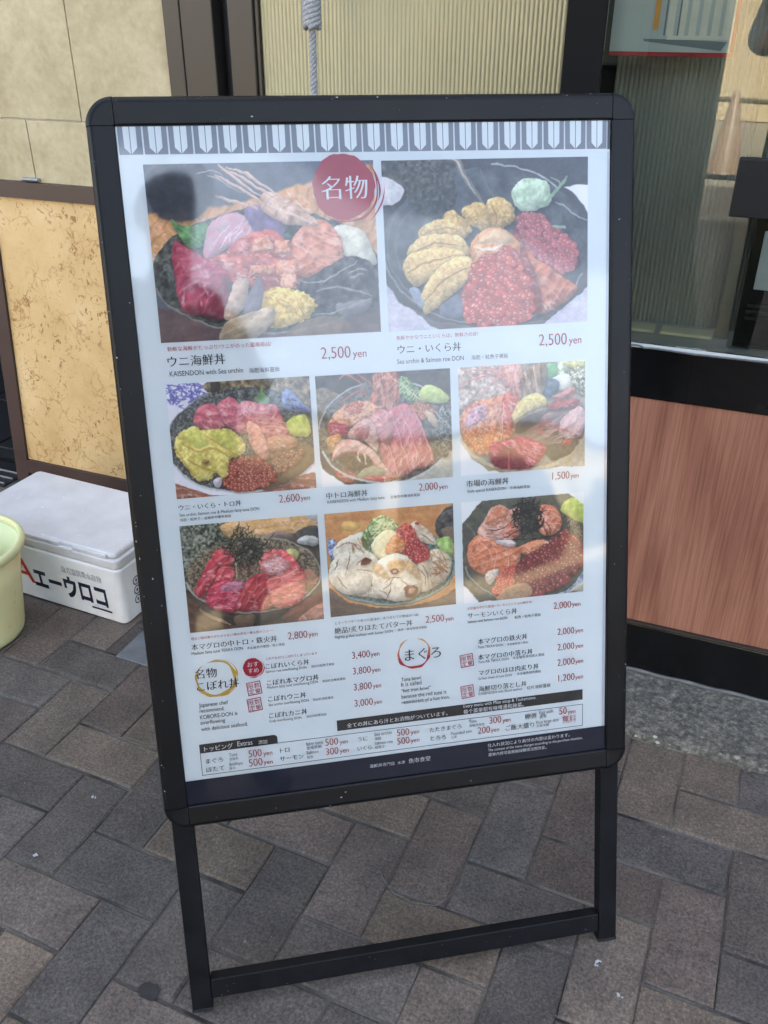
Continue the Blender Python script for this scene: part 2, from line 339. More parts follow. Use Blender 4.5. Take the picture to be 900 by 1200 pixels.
class MB:
    """collects shapes into one mesh"""
    def __init__(s): s.v = []; s.f = []; s.m = []
    def add(s, v, f, mi=0):
        k = len(s.v); s.v += [tuple(x) for x in v]; s.f += [tuple(i + k for i in q) for q in f]; s.m += [mi] * len(f)
    def box(s, a, b, mi=0, bev=0.0):
        bm = bmesh.new(); bmesh.ops.create_cube(bm, size=1)
        a = Vector(a); b = Vector(b); c = (a + b) / 2; d = b - a
        for v in bm.verts: v.co = Vector((v.co.x * d.x, v.co.y * d.y, v.co.z * d.z)) + c
        if bev > 0: bmesh.ops.bevel(bm, geom=bm.edges[:], offset=min(bev, min(abs(d.x), abs(d.y), abs(d.z)) * 0.45), segments=2, affect='EDGES', profile=0.5)
        bm.verts.index_update()
        s.add([v.co[:] for v in bm.verts], [[v.index for v in f.verts] for f in bm.faces], mi); bm.free()
    def tube(s, pts, rad, seg=10, mi=0, cap=True):
        pts = [Vector(p) for p in pts]; n = len(pts); rr = rad if isinstance(rad, (list, tuple)) else [rad] * n
        vs = []; up = None
        for i, p in enumerate(pts):
            t = (pts[min(i + 1, n - 1)] - pts[max(i - 1, 0)]).normalized()
            if up is None:
                up = Vector((0, 0, 1)) if abs(t.z) < 0.9 else Vector((1, 0, 0))
            x = t.cross(up).normalized(); y = x.cross(t).normalized(); up = y
            for k in range(seg):
                a = 2 * pi * k / seg; vs.append(p + (x * cos(a) + y * sin(a)) * rr[i])
        fs = [(i * seg + k, i * seg + (k + 1) % seg, (i + 1) * seg + (k + 1) % seg, (i + 1) * seg + k) for i in range(n - 1) for k in range(seg)]
        if cap: fs += [tuple(range(seg))[::-1], tuple((n - 1) * seg + k for k in range(seg))]
        s.add(vs, fs, mi)
    def lathe(s, prof, seg=40, c=(0, 0, 0), mi=0):
        vs = [(c[0] + r * cos(2 * pi * k / seg), c[1] + r * sin(2 * pi * k / seg), c[2] + z) for r, z in prof for k in range(seg)]
        fs = [(i * seg + k, i * seg + (k + 1) % seg, (i + 1) * seg + (k + 1) % seg, (i + 1) * seg + k) for i in range(len(prof) - 1) for k in range(seg)]
        s.add(vs, fs, mi)
    def poly(s, pts, z=0.0, mi=0): s.add([(x, y, z) for x, y in pts], [tuple(range(len(pts)))], mi)
    def build(s, name, mats, parent=None, smooth=False): return obj(name, s.v, s.f, mats, parent, s.m, smooth)

def empty(name, loc=(0, 0, 0), rz=0.0):
    o = bpy.data.objects.new(name, None); COL.objects.link(o); o.location = loc; o.rotation_euler = (0, 0, rz); o.empty_display_size = 0.1
    return o
def tag(o, label, cat, group=None, kind=None):
    if label: o['label'] = label
    if cat: o['category'] = cat
    if group: o['group'] = group
    if kind: o['kind'] = kind
    return o
def struct(o): o['kind'] = 'structure'; return o

# ------------------------------------------------------------------ lettering
def text_mesh(s, style='j'):
    """(verts, faces) of a line of lettering, baseline at 0, in em units: scanned glyph outlines with a brush-like
    stress (thin horizontals, full verticals), built from fine horizontal strips"""
    rows, ero, dil, ys = {'h': (50, 1, 1, 1.0), 'H': (90, 3, 2, 1.0), 'j': (26, 0, 0, 1.0), 'l': (30, 0, 0, 1.18), 'p': (48, 1, 0, 1.22), 'y': (30, 0, 0, 1.1), 'b': (50, -1, 1, 1.0), 'B': (50, -4, 4, 1.0)}[style]
    c = bpy.data.curves.new('lettering', 'FONT'); c.body = s
    o = bpy.data.objects.new('lettering', c); COL.objects.link(o)
    dg = bpy.context.evaluated_depsgraph_get(); dg.update()
    cu = o.evaluated_get(dg).to_curve(dg)
    E_ = []
    for sp in cu.splines:
        P = sp.bezier_points; n_ = len(P); pts = []
        for a in range(n_):
            p, q = P[a], P[(a + 1) % n_]; b0, b1, b2, b3 = p.co, p.handle_right, q.handle_left, q.co
            for k in range(5):
                t = k / 5; m = 1 - t
                pts.append((m ** 3 * b0.x + 3 * m * m * t * b1.x + 3 * m * t * t * b2.x + t ** 3 * b3.x, m ** 3 * b0.y + 3 * m * m * t * b1.y + 3 * m * t * t * b2.y + t ** 3 * b3.y))
        for a in range(len(pts)): E_.append((*pts[a], *pts[(a + 1) % len(pts)]))
    bpy.data.objects.remove(o); bpy.data.curves.remove(c)
    if not E_: return [], []
    E_ = np.array(E_); y0, y1 = E_[:, 1].min() - 0.06, E_[:, 1].max() + 0.06; x0, x1 = E_[:, 0].min() - 0.06, E_[:, 0].max() + 0.06
    st = 1.0 / rows; ny = int((y1 - y0) / st) + 1; nx = int((x1 - x0) / st * 2) + 1; hx = (x1 - x0) / nx
    B_ = np.zeros((ny, nx), bool); cx = x0 + hx * (np.arange(nx) + 0.5)
    for r in range(ny):
        y = y0 + (r + 0.5) * st; a, b = E_[:, 1], E_[:, 3]; up = (a <= y) & (b > y); dn = (b <= y) & (a > y); k = up | dn
        if not k.any(): continue
        e = E_[k]; xs = e[:, 0] + (y - e[:, 1]) / (e[:, 3] - e[:, 1]) * (e[:, 2] - e[:, 0]); d = np.where(up[k], 1, -1)
        od = np.argsort(xs); xs = xs[od]; w_ = np.cumsum(d[od]); idx = np.searchsorted(xs, cx) - 1
        B_[r] = np.where(idx >= 0, w_[np.clip(idx, 0, None)], 0) != 0
    for _ in range(abs(ero)):
        U = np.zeros_like(B_); U[1:] = B_[:-1]; 
        if ero > 0: B_ = B_ & U | (B_ & np.roll(B_, -1, 0) & False)
        else: B_ = B_ | U
    for _ in range(dil * 2):
        U = np.zeros_like(B_); U[:, 1:] = B_[:, :-1]; B_ = B_ | U
    V = []; F = []
    for r in range(ny):
        q = np.flatnonzero(np.diff(np.concatenate([[0], B_[r].astype(int), [0]])))
        ya, yb = (y0 + r * st) * ys, (y0 + (r + 1) * st) * ys
        for a, b in zip(q[::2], q[1::2]):
            k = len(V); V += [(x0 + a * hx, ya), (x0 + b * hx, ya), (x0 + b * hx, yb), (x0 + a * hx, yb)]; F.append((k, k + 1, k + 2, k + 3))
    return V, F
_tc = {}
def text_fit(s, style, width):
    if (s, style) not in _tc: _tc[(s, style)] = text_mesh(s, style)
    v, f = _tc[(s, style)]
    if not v: return [], []
    xs = [p[0] for p in v]; x0, x1 = min(xs), max(xs); k = width / max(1e-6, x1 - x0)
    return [((p[0] - x0) * k, p[1] * k) for p in v], f

# ------------------------------------------------------------------ the eight printed dish photographs (flat prints, tinted vertex by vertex)
class Print:
    STEP = 0.85
    def __init__(s, quad, rect, seed):
        u0, v0, u1, v1 = rect
        s.rect = rect; s.nx = int((u1 - u0) / s.STEP) + 1; s.ny = int((v1 - v0) / s.STEP) + 1
        a = np.linspace(0, 1, s.nx)[None, :]; b_ = np.linspace(0, 1, s.ny)[:, None]
        q = [np.array(p, float) for p in quad]     # TL TR BR BL
        f = lambda i: q[0][i] * (1 - a) * (1 - b_) + q[1][i] * a * (1 - b_) + q[2][i] * a * b_ + q[3][i] * (1 - a) * b_
        s.X, s.Y = f(0), f(1); s.img = np.zeros((s.ny, s.nx, 3)); s.rs = np.random.RandomState(seed); s.seed = seed
        s.px = abs(q[1][0] - q[0][0]) / s.nx
        X0, Y0 = s.X.copy(), s.Y.copy()                    # organic, irregular outlines
        dx = 16 * (s.noise(70, 201, 2) - 0.5) + 9 * (s.noise(22, 202, 2) - 0.5); dy = 16 * (s.noise(70, 203, 2) - 0.5) + 9 * (s.noise(22, 204, 2) - 0.5)
        s.X, s.Y = X0 + dx, Y0 + dy
    def noise(s, scale, seed=0, oct=3, sx=1.0, ang=0.0):
        X = (s.X * cos(ang) + s.Y * sin(ang)) / scale / sx; Y = (-s.X * sin(ang) + s.Y * cos(ang)) / scale
        out = np.zeros_like(X); amp = 1.0; tot = 0
        rs = np.random.RandomState(seed + 13 * s.seed); T = rs.rand(256, 256)
        for o in range(oct):
            x = X + 37.1 * o + 500; y = Y + 11.7 * o + 500
            xi = np.floor(x).astype(int); yi = np.floor(y).astype(int); fx = x - xi; fy = y - yi
            fx = fx * fx * (3 - 2 * fx); fy = fy * fy * (3 - 2 * fy); g = lambda i, j: T[(yi + j) % 256, (xi + i) % 256]
            out += amp * ((g(0, 0) * (1 - fx) + g(1, 0) * fx) * (1 - fy) + (g(0, 1) * (1 - fx) + g(1, 1) * fx) * fy)
            tot += amp; amp *= 0.55; X = X * 2.03; Y = Y * 2.03
        return out / tot
    def put(s, mask, col):
        s.img = s.img * (1 - mask[..., None]) + col * mask[..., None]
    def fill(s, c, n=0.1, sc=60, c2=None, sx=1.0, ang=0.0):
        z = s.noise(sc, 1, 4, sx, ang); c = np.array(c, float)
        if c2 is not None: s.img = c + (np.array(c2, float) - c) * np.clip((z - 0.3) / 0.4, 0, 1)[..., None]
        else: s.img = c * (1 + n * (z - 0.5) * 4)[..., None]
    @staticmethod
    def curve(pts, k=6):
        P = np.array(pts, float); n = len(P); out = []
        for i in range(n):
            p0, p1, p2, p3 = P[i - 1], P[i], P[(i + 1) % n], P[(i + 2) % n]
            for t in np.arange(k) / k:
                out.append(0.5 * ((2 * p1) + (p2 - p0) * t + (2 * p0 - 5 * p1 + 4 * p2 - p3) * t * t + (3 * p1 - p0 - 3 * p2 + p3) * t ** 3))
        return np.array(out)
    @staticmethod
    def ocurve(pts, k=6):
        P = np.array(pts, float); n = len(P); out = []
        for i in range(n - 1):
            p0, p1, p2, p3 = P[max(i - 1, 0)], P[i], P[i + 1], P[min(i + 2, n - 1)]
            for t in np.arange(k) / k:
                out.append(0.5 * ((2 * p1) + (p2 - p0) * t + (2 * p0 - 5 * p1 + 4 * p2 - p3) * t * t + (3 * p1 - p0 - 3 * p2 + p3) * t ** 3))
        out.append(P[-1]); return np.array(out)
    def sdf(s, C, pad):
        m = (s.X > C[:, 0].min() - pad) & (s.X < C[:, 0].max() + pad) & (s.Y > C[:, 1].min() - pad) & (s.Y < C[:, 1].max() + pad)
        x = s.X[m]; y = s.Y[m]; d = np.full(x.shape, 1e9); ins = np.zeros(x.shape, bool); n = len(C); gx_ = np.zeros(x.shape); gy_ = np.zeros(x.shape)
        for i in range(n):
            ax, ay = C[i]; bx, by = C[(i + 1) % n]; ex, ey = bx - ax, by - ay; L = ex * ex + ey * ey + 1e-9
            t = np.clip(((x - ax) * ex + (y - ay) * ey) / L, 0, 1); qx = x - ax - t * ex; qy = y - ay - t * ey; d2 = qx * qx + qy * qy; k = d2 < d
            d = np.where(k, d2, d); gx_ = np.where(k, qx, gx_); gy_ = np.where(k, qy, gy_)
            if ay != by:
                ins ^= ((ay > y) != (by > y)) & (x < (bx - ax) * (y - ay) / (by - ay) + ax)
        r = np.sqrt(d) + 1e-6; s.g = (gx_ / r, gy_ / r)      # points inwards from the nearest edge
        return m, r * np.where(ins, 1, -1)
    def blob(s, pts, c, sh=0.35, ew=40, soft=2.5, n=0.12, ns=22, c2=None, smooth=True, hl=0.15, a=1.0, sx=1.0, ang=0.0, rough=0.0, cast=True):
        C = s.curve(pts) if smooth else np.array(pts, float)
        if cast and a > 0.84 and 20 < np.ptp(C[:, 0]) < 520:      # soft cast shadow printed under each piece
            m, d = s.sdf(C + np.array([5.0, 11.0]), 16); al = np.clip(d / 22 + 0.45, 0, 1)[:, None] * 0.42; s.img[m] = s.img[m] * (1 - al * np.array([0.85, 0.95, 1.0]))
        m, d = s.sdf(C, soft + 2 + rough); gX, gY = s.g
        if rough: d = d + (s.noise(10, len(pts) + 3, 3)[m] - 0.5) * 2 * rough
        al = np.clip(d / soft + 0.5, 0, 1) * a
        t = np.clip(d / ew, 0, 1); z = s.noise(ns, int(abs(pts[0][0] * 7 + pts[0][1])) % 97, 3, sx, ang)[m]
        c = np.array(c, float)
        col = c[None, :] * np.ones((len(d), 1))
        if c2 is not None: col = col + (np.array(c2, float) - c)[None, :] * np.clip((z - 0.25) / 0.5, 0, 1)[:, None]
        cy = (s.Y[m] - C[:, 1].min()) / max(1, np.ptp(C[:, 1])); cx = (s.X[m] - C[:, 0].min()) / max(1, np.ptp(C[:, 0]))
        f = (1 - 0.35 * sh * (1 - t) ** 2 + (0.6 * sh * (0.45 * gX + 0.9 * gY)) * (1 - t)) * (1 + hl * (0.5 - 0.7 * cy - 0.3 * cx)) * (1 + n * (z - 0.5) * 3)
        col = col * f[:, None]
        if c[0] > c[1] * 1.35 and c[0] > 120 and len(d) > 150:        # wet, glossy flesh: soft sheen along the fibres
            g1 = s.noise(9, int(abs(pts[0][1])) % 53 + 7, 2, 3.0, ang + 0.6)[m]; g2 = s.noise(26, int(abs(pts[0][0])) % 41 + 3, 2)[m]
            a2 = (int(abs(pts[0][0] * 3 + pts[0][1] * 5)) % 100) / 100 * 1.4 + 0.5
            ph = (s.X[m] * cos(a2) + s.Y[m] * sin(a2)) / 6.5 + 9 * s.noise(60, int(abs(pts[0][1])) % 31 + 60, 2)[m]
            fb = np.clip((np.sin(ph) - 0.55) / 0.4, 0, 1) * np.clip(d / 12, 0, 1) * (0.10 + 0.32 * g2); dk = np.clip((-np.sin(ph + 0.9) - 0.6) / 0.4, 0, 1) * 0.16
            col = (col * (1 - dk)[:, None]) * (1 - fb[:, None]) + np.array((238.0, 196, 186)) * fb[:, None]
            gl = np.clip((g1 - 0.56) / 0.16, 0, 1) * np.clip((g2 - 0.42) / 0.2, 0, 1) * np.clip(d / 10, 0, 1) * 0.55
            col = col * (1 - gl[:, None]) + np.array((246.0, 226, 222)) * gl[:, None]
        s.img[m] = s.img[m] * (1 - al[:, None]) + col * al[:, None]
    def ell(s, cx, cy, rx, ry, c, rot=0.0, **k):
        pts = [(cx + rx * cos(t) * cos(rot) - ry * sin(t) * sin(rot), cy + rx * cos(t) * sin(rot) + ry * sin(t) * cos(rot)) for t in np.linspace(0, 2 * pi, 15)[:-1]]
        s.blob(pts, c, **k)
    def line(s, pts, w_, c, a=1.0, taper=True, soft=1.5):
        C = s.ocurve(pts) if len(pts) > 2 else np.array(pts, float)
        pad = w_ + 3; m = (s.X > C[:, 0].min() - pad) & (s.X < C[:, 0].max() + pad) & (s.Y > C[:, 1].min() - pad) & (s.Y < C[:, 1].max() + pad)
        if not m.any(): return
        x = s.X[m]; y = s.Y[m]; al = np.zeros(x.shape); n = len(C)
        for i in range(n - 1):
            ax, ay = C[i]; ex, ey = C[i + 1] - C[i]; L = ex * ex + ey * ey + 1e-9
            t = np.clip(((x - ax) * ex + (y - ay) * ey) / L, 0, 1); d = np.hypot(x - ax - t * ex, y - ay - t * ey)
            ww = w_ * 0.5 * ((0.35 + 0.65 * sin(pi * (i + 0.5) / (n - 1))) if taper else 1)
            al = np.maximum(al, np.clip((ww - d) / soft + 0.5, 0, 1))
        al = (al * a)[:, None]; s.img[m] = s.img[m] * (1 - al) + np.array(c, float) * al
    def ring(s, cx, cy, rx, ry, w_, c, a0=0, a1=2 * pi, a=1.0, rot=0.0):
        pts = [(cx + rx * cos(t) * cos(rot) - ry * sin(t) * sin(rot), cy + rx * cos(t) * sin(rot) + ry * sin(t) * cos(rot)) for t in np.linspace(a0, a1, 26)]
        s.line(pts, w_, c, a, taper=False, soft=3)
    def roe(s, pts, r, c, num, dark=None, hi=(250, 225, 215), jit=0.18, back=True, ha=0.9):
        c = np.array(c, float); dark = c * 0.55 if dark is None else np.array(dark, float)
        C = s.curve(pts)
        if back: s.blob(pts, dark, sh=0.3, n=0.2)
        xs = C[:, 0]; ys = C[:, 1]; k = 0; tries = 0
        m, d = s.sdf(C, 0); gx, gy = s.X[m][d > r * 0.3], s.Y[m][d > r * 0.3]
        if len(gx) == 0: return
        idx = s.rs.randint(0, len(gx), num); order = np.argsort(gy[idx])
        for i in idx[order]:
            x0, y0 = gx[i], gy[i]; rr = r * (0.8 + 0.4 * s.rs.rand()); f = 1 + jit * 2 * (s.rs.rand() - 0.5)
            mm = (abs(s.X - x0) < rr + 2) & (abs(s.Y - y0) < rr + 2); x = s.X[mm] - x0; y = s.Y[mm] - y0; dd = np.hypot(x, y)
            al = np.clip((rr - dd) / 1.8 + 0.5, 0, 1)[:, None]
            t = np.clip(dd / rr, 0, 1)[:, None]; col = (c * (1.12 - 0.25 * (1 - t)) * f) * (1 - t ** 3 * 0.75) + dark * t ** 3 * 0.75
            h = np.clip(1 - np.hypot(x + rr * 0.3, y + rr * 0.35) / (rr * 0.42), 0, 1)[:, None] * ha
            col = col * (1 - h) + np.array(hi, float) * h
            s.img[mm] = s.img[mm] * (1 - al) + col * al
    def nori(s, cx, cy, rx, ry, num, c=(22, 26, 24), lw=5, c2=(70, 78, 66)):
        for i in range(num):
            a_ = s.rs.rand() * 2 * pi; q = math.sqrt(s.rs.rand()); x = cx + rx * q * cos(a_); y = cy + ry * q * sin(a_)
            t = s.rs.rand() * pi; L = (0.22 + 0.4 * s.rs.rand()) * min(rx, ry); bend = (s.rs.rand() - 0.5) * L
            dx, dy = cos(t) * L, sin(t) * L
            col = np.array(c) + (np.array(c2) - np.array(c)) * (s.rs.rand() ** 2)
            s.line([(x - dx, y - dy), (x + dy / L * bend * 0.5, y - dx / L * bend * 0.5), (x + dx, y + dy)], lw * (0.7 + 0.6 * s.rs.rand()), col, 0.95)
    def streaks(s, pts, num, c, w_=3, a=0.5, ang=0.3, L=40, var=0.4):
        C = s.curve(pts); m, d = s.sdf(C, 0); gx, gy = s.X[m][d > 4], s.Y[m][d > 4]
        for i in range(num):
            k = s.rs.randint(len(gx)); t = ang + (s.rs.rand() - 0.5) * var; l_ = L * (0.5 + s.rs.rand()) / 2
            x, y = gx[k], gy[k]; s.line([(x - cos(t) * l_, y - sin(t) * l_), (x, y + s.rs.rand() * 4 - 2), (x + cos(t) * l_, y + sin(t) * l_)], w_ * (0.6 + 0.8 * s.rs.rand()), c, a)
    def outside(s, pts, smooth=True):
        """paper shows outside this outline: returns a keep mask"""
        C = s.curve(pts) if smooth else np.array(pts, float); m, d = s.sdf(C, 5); k = np.zeros(s.X.shape); k[m] = np.clip(d / 3 + 0.5, 0, 1); return k
    def paperwhite(s, keep): s.img = s.img * keep[..., None] + np.array((230, 234, 238.0)) * (1 - keep[..., None])
    def finish(s):
        g = s.rs.rand(s.ny, s.nx, 1); fine = s.noise(7, 91, 3)[..., None]; mid = s.noise(24, 92, 3)[..., None]
        white = np.clip((s.img.min(2, keepdims=True) - 215) / 12, 0, 1)
        s.img = s.img * (1 + (1 - white) * (0.06 * (g - 0.5) + 0.20 * (fine - 0.5) + 0.25 * (mid - 0.5)))
        lum = s.img.mean(2, keepdims=True); s.img = 255 * np.clip((lum + (s.img - lum) * 0.92) / 255, 0, 1) ** 0.72 + np.array((6.0, 3, 0))
        return np.clip(s.img, 0, 255)

def dish_mixed():        # prawn, tuna, clam and sea urchin in a black bowl
    p = Print([(52, 65), (875, 57), (877, 662), (115, 692)], (53, 68.3, 316, 266), 1)
    p.fill((66, 74, 92), 0.05, 120)
    p.blob([(20, 250), (200, 225), (420, 190), (640, 130), (930, 90), (930, 420), (20, 420)], (206, 142, 84), sh=0.1, n=0.08, ns=50, soft=10, sx=3)
    p.ell(175, 150, 118, 112, (34, 40, 52), sh=0.0, soft=8, n=0.15)  # dark oval: the mirrored head's tone painted into the print
    p.blob([(60, 560), (300, 620), (600, 660), (930, 560), (930, 740), (60, 740)], (74, 56, 60), sh=0.05, soft=8, sx=3)
    p.ell(485, 440, 405, 222, (30, 36, 38), sh=0.1, n=0.35, ns=14, c2=(66, 76, 74)); p.ring(485, 440, 402, 219, 7, (150, 146, 138), 0.25, 2.9, 0.7); p.ring(485, 446, 388, 200, 4, (90, 92, 92), 0.4, 2.7, 0.6)
    p.blob([(145, 255), (200, 280), (275, 262), (272, 330), (215, 355), (175, 310)], (52, 112, 62), sh=0.2, ew=12, n=0.2, c2=(92, 150, 86)); p.line([(150, 260), (210, 310), (265, 345)], 4, (120, 170, 110), 0.8)
    p.blob([(720, 290), (800, 285), (850, 330), (866, 420), (770, 400)], (212, 210, 190), n=0.12)
    p.blob([(265, 395), (272, 300), (310, 245), (380, 238), (470, 290), (430, 350), (340, 360)], (206, 172, 182), n=0.14, c2=(186, 120, 140), ns=16); p.streaks([(275, 370), (300, 260), (400, 250), (440, 320)], 14, (236, 214, 218), 4, 0.7, -1.0, 60)
    p.blob([(400, 230), (470, 215), (540, 270), (530, 330), (450, 310)], (104, 82, 128), n=0.2)
    p.blob([(270, 395), (330, 370), (420, 300), (520, 300), (590, 400), (600, 480), (500, 510), (360, 480)], (176, 72, 70), n=0.2, c2=(200, 96, 84))
    p.blob([(600, 290), (690, 258), (745, 330), (752, 400), (690, 465), (590, 450), (560, 360)], (206, 104, 72), n=0.12, c2=(222, 138, 104)); p.streaks([(610, 310), (700, 280), (740, 360), (680, 440)], 16, (236, 176, 150), 4, 0.7, 0.35, 90, 0.2)
    p.blob([(158, 330), (200, 350), (300, 405), (345, 440), (350, 490), (340, 600), (250, 590), (185, 570), (155, 440)], (150, 32, 62), n=0.16, c2=(176, 50, 80), sx=2, ang=1.2); p.blob([(165, 350), (250, 385), (330, 420), (350, 480), (260, 470), (190, 440)], (186, 62, 92), sh=0.2, n=0.15, a=0.8); p.blob([(330, 450), (350, 480), (335, 600), (250, 590), (300, 540)], (96, 22, 38), a=0.7, soft=16)
    for q in ([(415, 420), (510, 415), (512, 445), (410, 448)], [(515, 400), (582, 400), (582, 450), (512, 450)], [(505, 330), (562, 328), (562, 372), (505, 375)], [(430, 325), (480, 310), (500, 360), (425, 372)], [(520, 450), (578, 450), (576, 495), (520, 497)]): p.blob(q, (222, 122, 84), sh=0.3, ew=12, smooth=False, n=0.15, ns=9, c2=(240, 168, 132))
    p.streaks([(280, 400), (420, 320), (580, 380), (600, 470), (380, 480)], 60, (244, 208, 196), 3, 0.75, 0.2, 14, 1.5)
    p.blob([(470, 165), (530, 170), (610, 220), (668, 280), (600, 280), (530, 262), (465, 225)], (206, 150, 122), n=0.15, c2=(228, 190, 166)); p.line([(480, 205), (560, 235), (640, 272)], 9, (240, 216, 196), 0.8); p.ell(452, 178, 12, 9, (40, 60, 52), n=0)
    for q in ([(318, 68), (380, 120), (470, 185)], [(330, 75), (420, 125), (520, 190)], [(300, 108), (390, 150), (470, 205)], [(300, 175), (370, 195), (450, 225)], [(345, 70), (430, 110), (540, 185)]): p.line(q, 11, (208, 160, 138), 0.95); p.line([(x, y - 3) for x, y in q], 3, (242, 224, 208), 0.9)
    for q in ([(235, 100), (300, 92), (330, 110)], [(270, 104), (310, 120), (390, 165)]): p.line(q, 3, (226, 214, 200), 0.8)
    p.blob([(590, 480), (640, 450), (720, 405), (800, 390), (852, 430), (868, 560), (780, 590), (650, 575), (610, 520)], (30, 28, 34), n=0.4, ns=16, c2=(62, 58, 62))
    for q in ([(590, 470), (660, 480), (740, 440), (800, 405)], [(650, 510), (720, 495), (800, 515), (850, 530)], [(765, 455), (800, 435), (830, 445)], [(770, 470), (805, 455), (822, 460)], [(640, 600), (720, 585), (790, 555), (850, 540)]): p.line(q, 7, (170, 164, 164), 0.8)
    p.blob([(720, 560), (790, 545), (850, 545), (820, 585), (740, 600)], (128, 124, 128), n=0.2, a=0.7)
    p.blob([(455, 515), (530, 495), (600, 510), (655, 560), (610, 615), (500, 640), (450, 600)], (214, 172, 66), n=0.2, ns=14, c2=(236, 206, 112), rough=10); p.streaks([(470, 520), (600, 520), (600, 600), (480, 620)], 24, (150, 104, 44), 4, 0.6, 0.5, 26, 1.5)
    p.blob([(325, 600), (350, 520), (372, 465), (410, 470), (400, 540), (360, 610)], (196, 164, 140), n=0.15); p.blob([(390, 560), (420, 500), (450, 462), (465, 500), (455, 570), (400, 600)], (120, 110, 124), n=0.15)
    p.blob([(310, 680), (340, 620), (420, 585), (500, 570), (480, 640), (400, 690)], (160, 138, 108), n=0.2, sx=3, ang=-0.5, c2=(190, 170, 140)); p.blob([(560, 640), (700, 600), (770, 640), (700, 690), (560, 690)], (116, 92, 70), n=0.2, a=0.7)
    return p
def dish_urchin():       # sea urchin and salmon roe
    p = Print([(25, 58), (807, 43), (797, 665), (50, 703)], (325.5, 69.2, 583.3, 266.8), 2)
    p.fill((52, 56, 66), 0.1, 90)
    p.blob([(10, 40), (330, 40), (300, 240), (160, 260), (60, 230), (10, 140)], (44, 46, 46), n=0.3, ns=20, c2=(70, 66, 60))
    keep = p.outside([(-40, -20), (860, -20), (860, 148), (715, 150), (760, 190), (815, 260), (840, 400), (820, 520), (650, 655), (420, 690), (220, 660), (90, 590), (30, 500), (20, 240), (10, 215), (30, 140), (-40, 120)], False)
    im = p.img.copy()
    p.fill((206, 204, 218), 0.06, 40, (176, 172, 196), 8.0, 0.05); woodfill = p.img.copy(); p.img = im
    k3 = keep[..., None]; low = np.clip((p.Y - 480) / 60, 0, 1)[..., None]
    p.img = im * k3 + (np.array((232, 235, 240.0)) * (1 - low) + woodfill * low) * (1 - k3)
    p.blob([(20, 120), (70, 135), (108, 165), (70, 210), (15, 215)], (232, 232, 240), sh=0.0, n=0.04, a=0.9)
    p.ell(420, 380, 390, 300, (48, 54, 62), sh=0.15, n=0.12, ns=40, c2=(66, 72, 80))
    p.blob([(110, 560), (400, 690), (650, 640), (560, 700), (300, 710), (160, 640)], (60, 52, 50), a=0.8)
    p.ring(420, 376, 388, 300, 6, (140, 146, 150), 0.35, 2.95, 0.75); p.ring(420, 376, 372, 284, 4, (110, 116, 122), 2.4, 4.0, 0.6); p.ring(420, 376, 340, 255, 5, (96, 102, 108), 2.5, 3.8, 0.6); p.ring(420, 380, 386, 310, 6, (196, 202, 210), 4.75, 5.5, 0.8)
    p.line([(680, 210), (740, 245), (800, 275)], 7, (178, 186, 196), 0.7)
    p.blob([(110, 60), (240, 60), (300, 150), (280, 230), (180, 260), (120, 200)], (36, 38, 38), n=0.4, ns=10, c2=(74, 72, 62), a=0.8)
    p.line([(252, 8), (300, 60), (345, 130), (400, 210)], 26, (120, 112, 104), 0.8); p.line([(270, 40), (320, 90), (372, 175)], 8, (208, 200, 190), 0.8); p.line([(390, 90), (420, 150), (450, 205)], 12, (96, 92, 88), 0.7)
    p.blob([(515, 150), (560, 122), (640, 135), (662, 170), (655, 215), (590, 242), (530, 232), (512, 195)], (176, 208, 172), n=0.12, ns=18, c2=(206, 228, 200), rough=4); p.line([(640, 215), (690, 160), (725, 115)], 14, (116, 158, 120), 0.9); p.line([(660, 120), (690, 130), (700, 145)], 5, (150, 190, 150), 0.7)
    p.roe([(530, 260), (600, 250), (680, 300), (745, 360), (766, 440), (720, 470), (640, 440), (560, 380), (540, 320)], 12, (194, 92, 92), 200, dark=(120, 54, 62), hi=(226, 190, 200), ha=0.8); p.line([(670, 300), (710, 300)], 12, (120, 180, 150), 0.9)
    p.blob([(540, 380), (620, 430), (720, 500), (760, 540), (700, 600), (600, 640), (560, 560)], (176, 76, 50), n=0.2, c2=(198, 106, 66)); p.streaks([(560, 420), (700, 510), (700, 580), (590, 600)], 30, (222, 140, 104), 4, 0.6, 0.9, 70, 0.3)
    p.blob([(520, 300), (560, 380), (600, 480), (620, 620), (590, 630), (550, 500), (520, 400)], (134, 34, 30), n=0.2, a=0.9)
    for q, c in (([(420, 200), (470, 195), (520, 240), (515, 290), (440, 310), (415, 260)], 0), ([(320, 235), (360, 215), (410, 215), (425, 270), (415, 320), (350, 290)], 1), ([(250, 260), (290, 238), (350, 290), (362, 320), (320, 340), (260, 300)], 2), ([(160, 320), (200, 280), (270, 272), (330, 305), (335, 340), (240, 340), (170, 350)], 3), ([(120, 400), (160, 345), (230, 330), (310, 335), (350, 380), (340, 410), (230, 400), (140, 420)], 4), ([(105, 450), (140, 405), (230, 380), (300, 385), (330, 410), (270, 460), (190, 510), (130, 520)], 5), ([(165, 600), (175, 540), (230, 460), (300, 415), (365, 415), (380, 450), (350, 500), (280, 560), (190, 635)], 6)):
        p.blob(q, (196, 152, 78) if c < 4 else (206, 166, 92), sh=0.42, ew=30, n=0.12, ns=9, c2=(222, 188, 118), rough=3, hl=0.35)
    for q in ([(120, 480), (200, 430), (310, 405)], [(170, 590), (260, 500), (372, 440)], [(130, 405), (230, 365), (330, 375)], [(180, 330), (260, 305), (320, 325)], [(430, 215), (450, 260), (450, 300)]): p.line(q, 6, (140, 96, 40), 0.75)
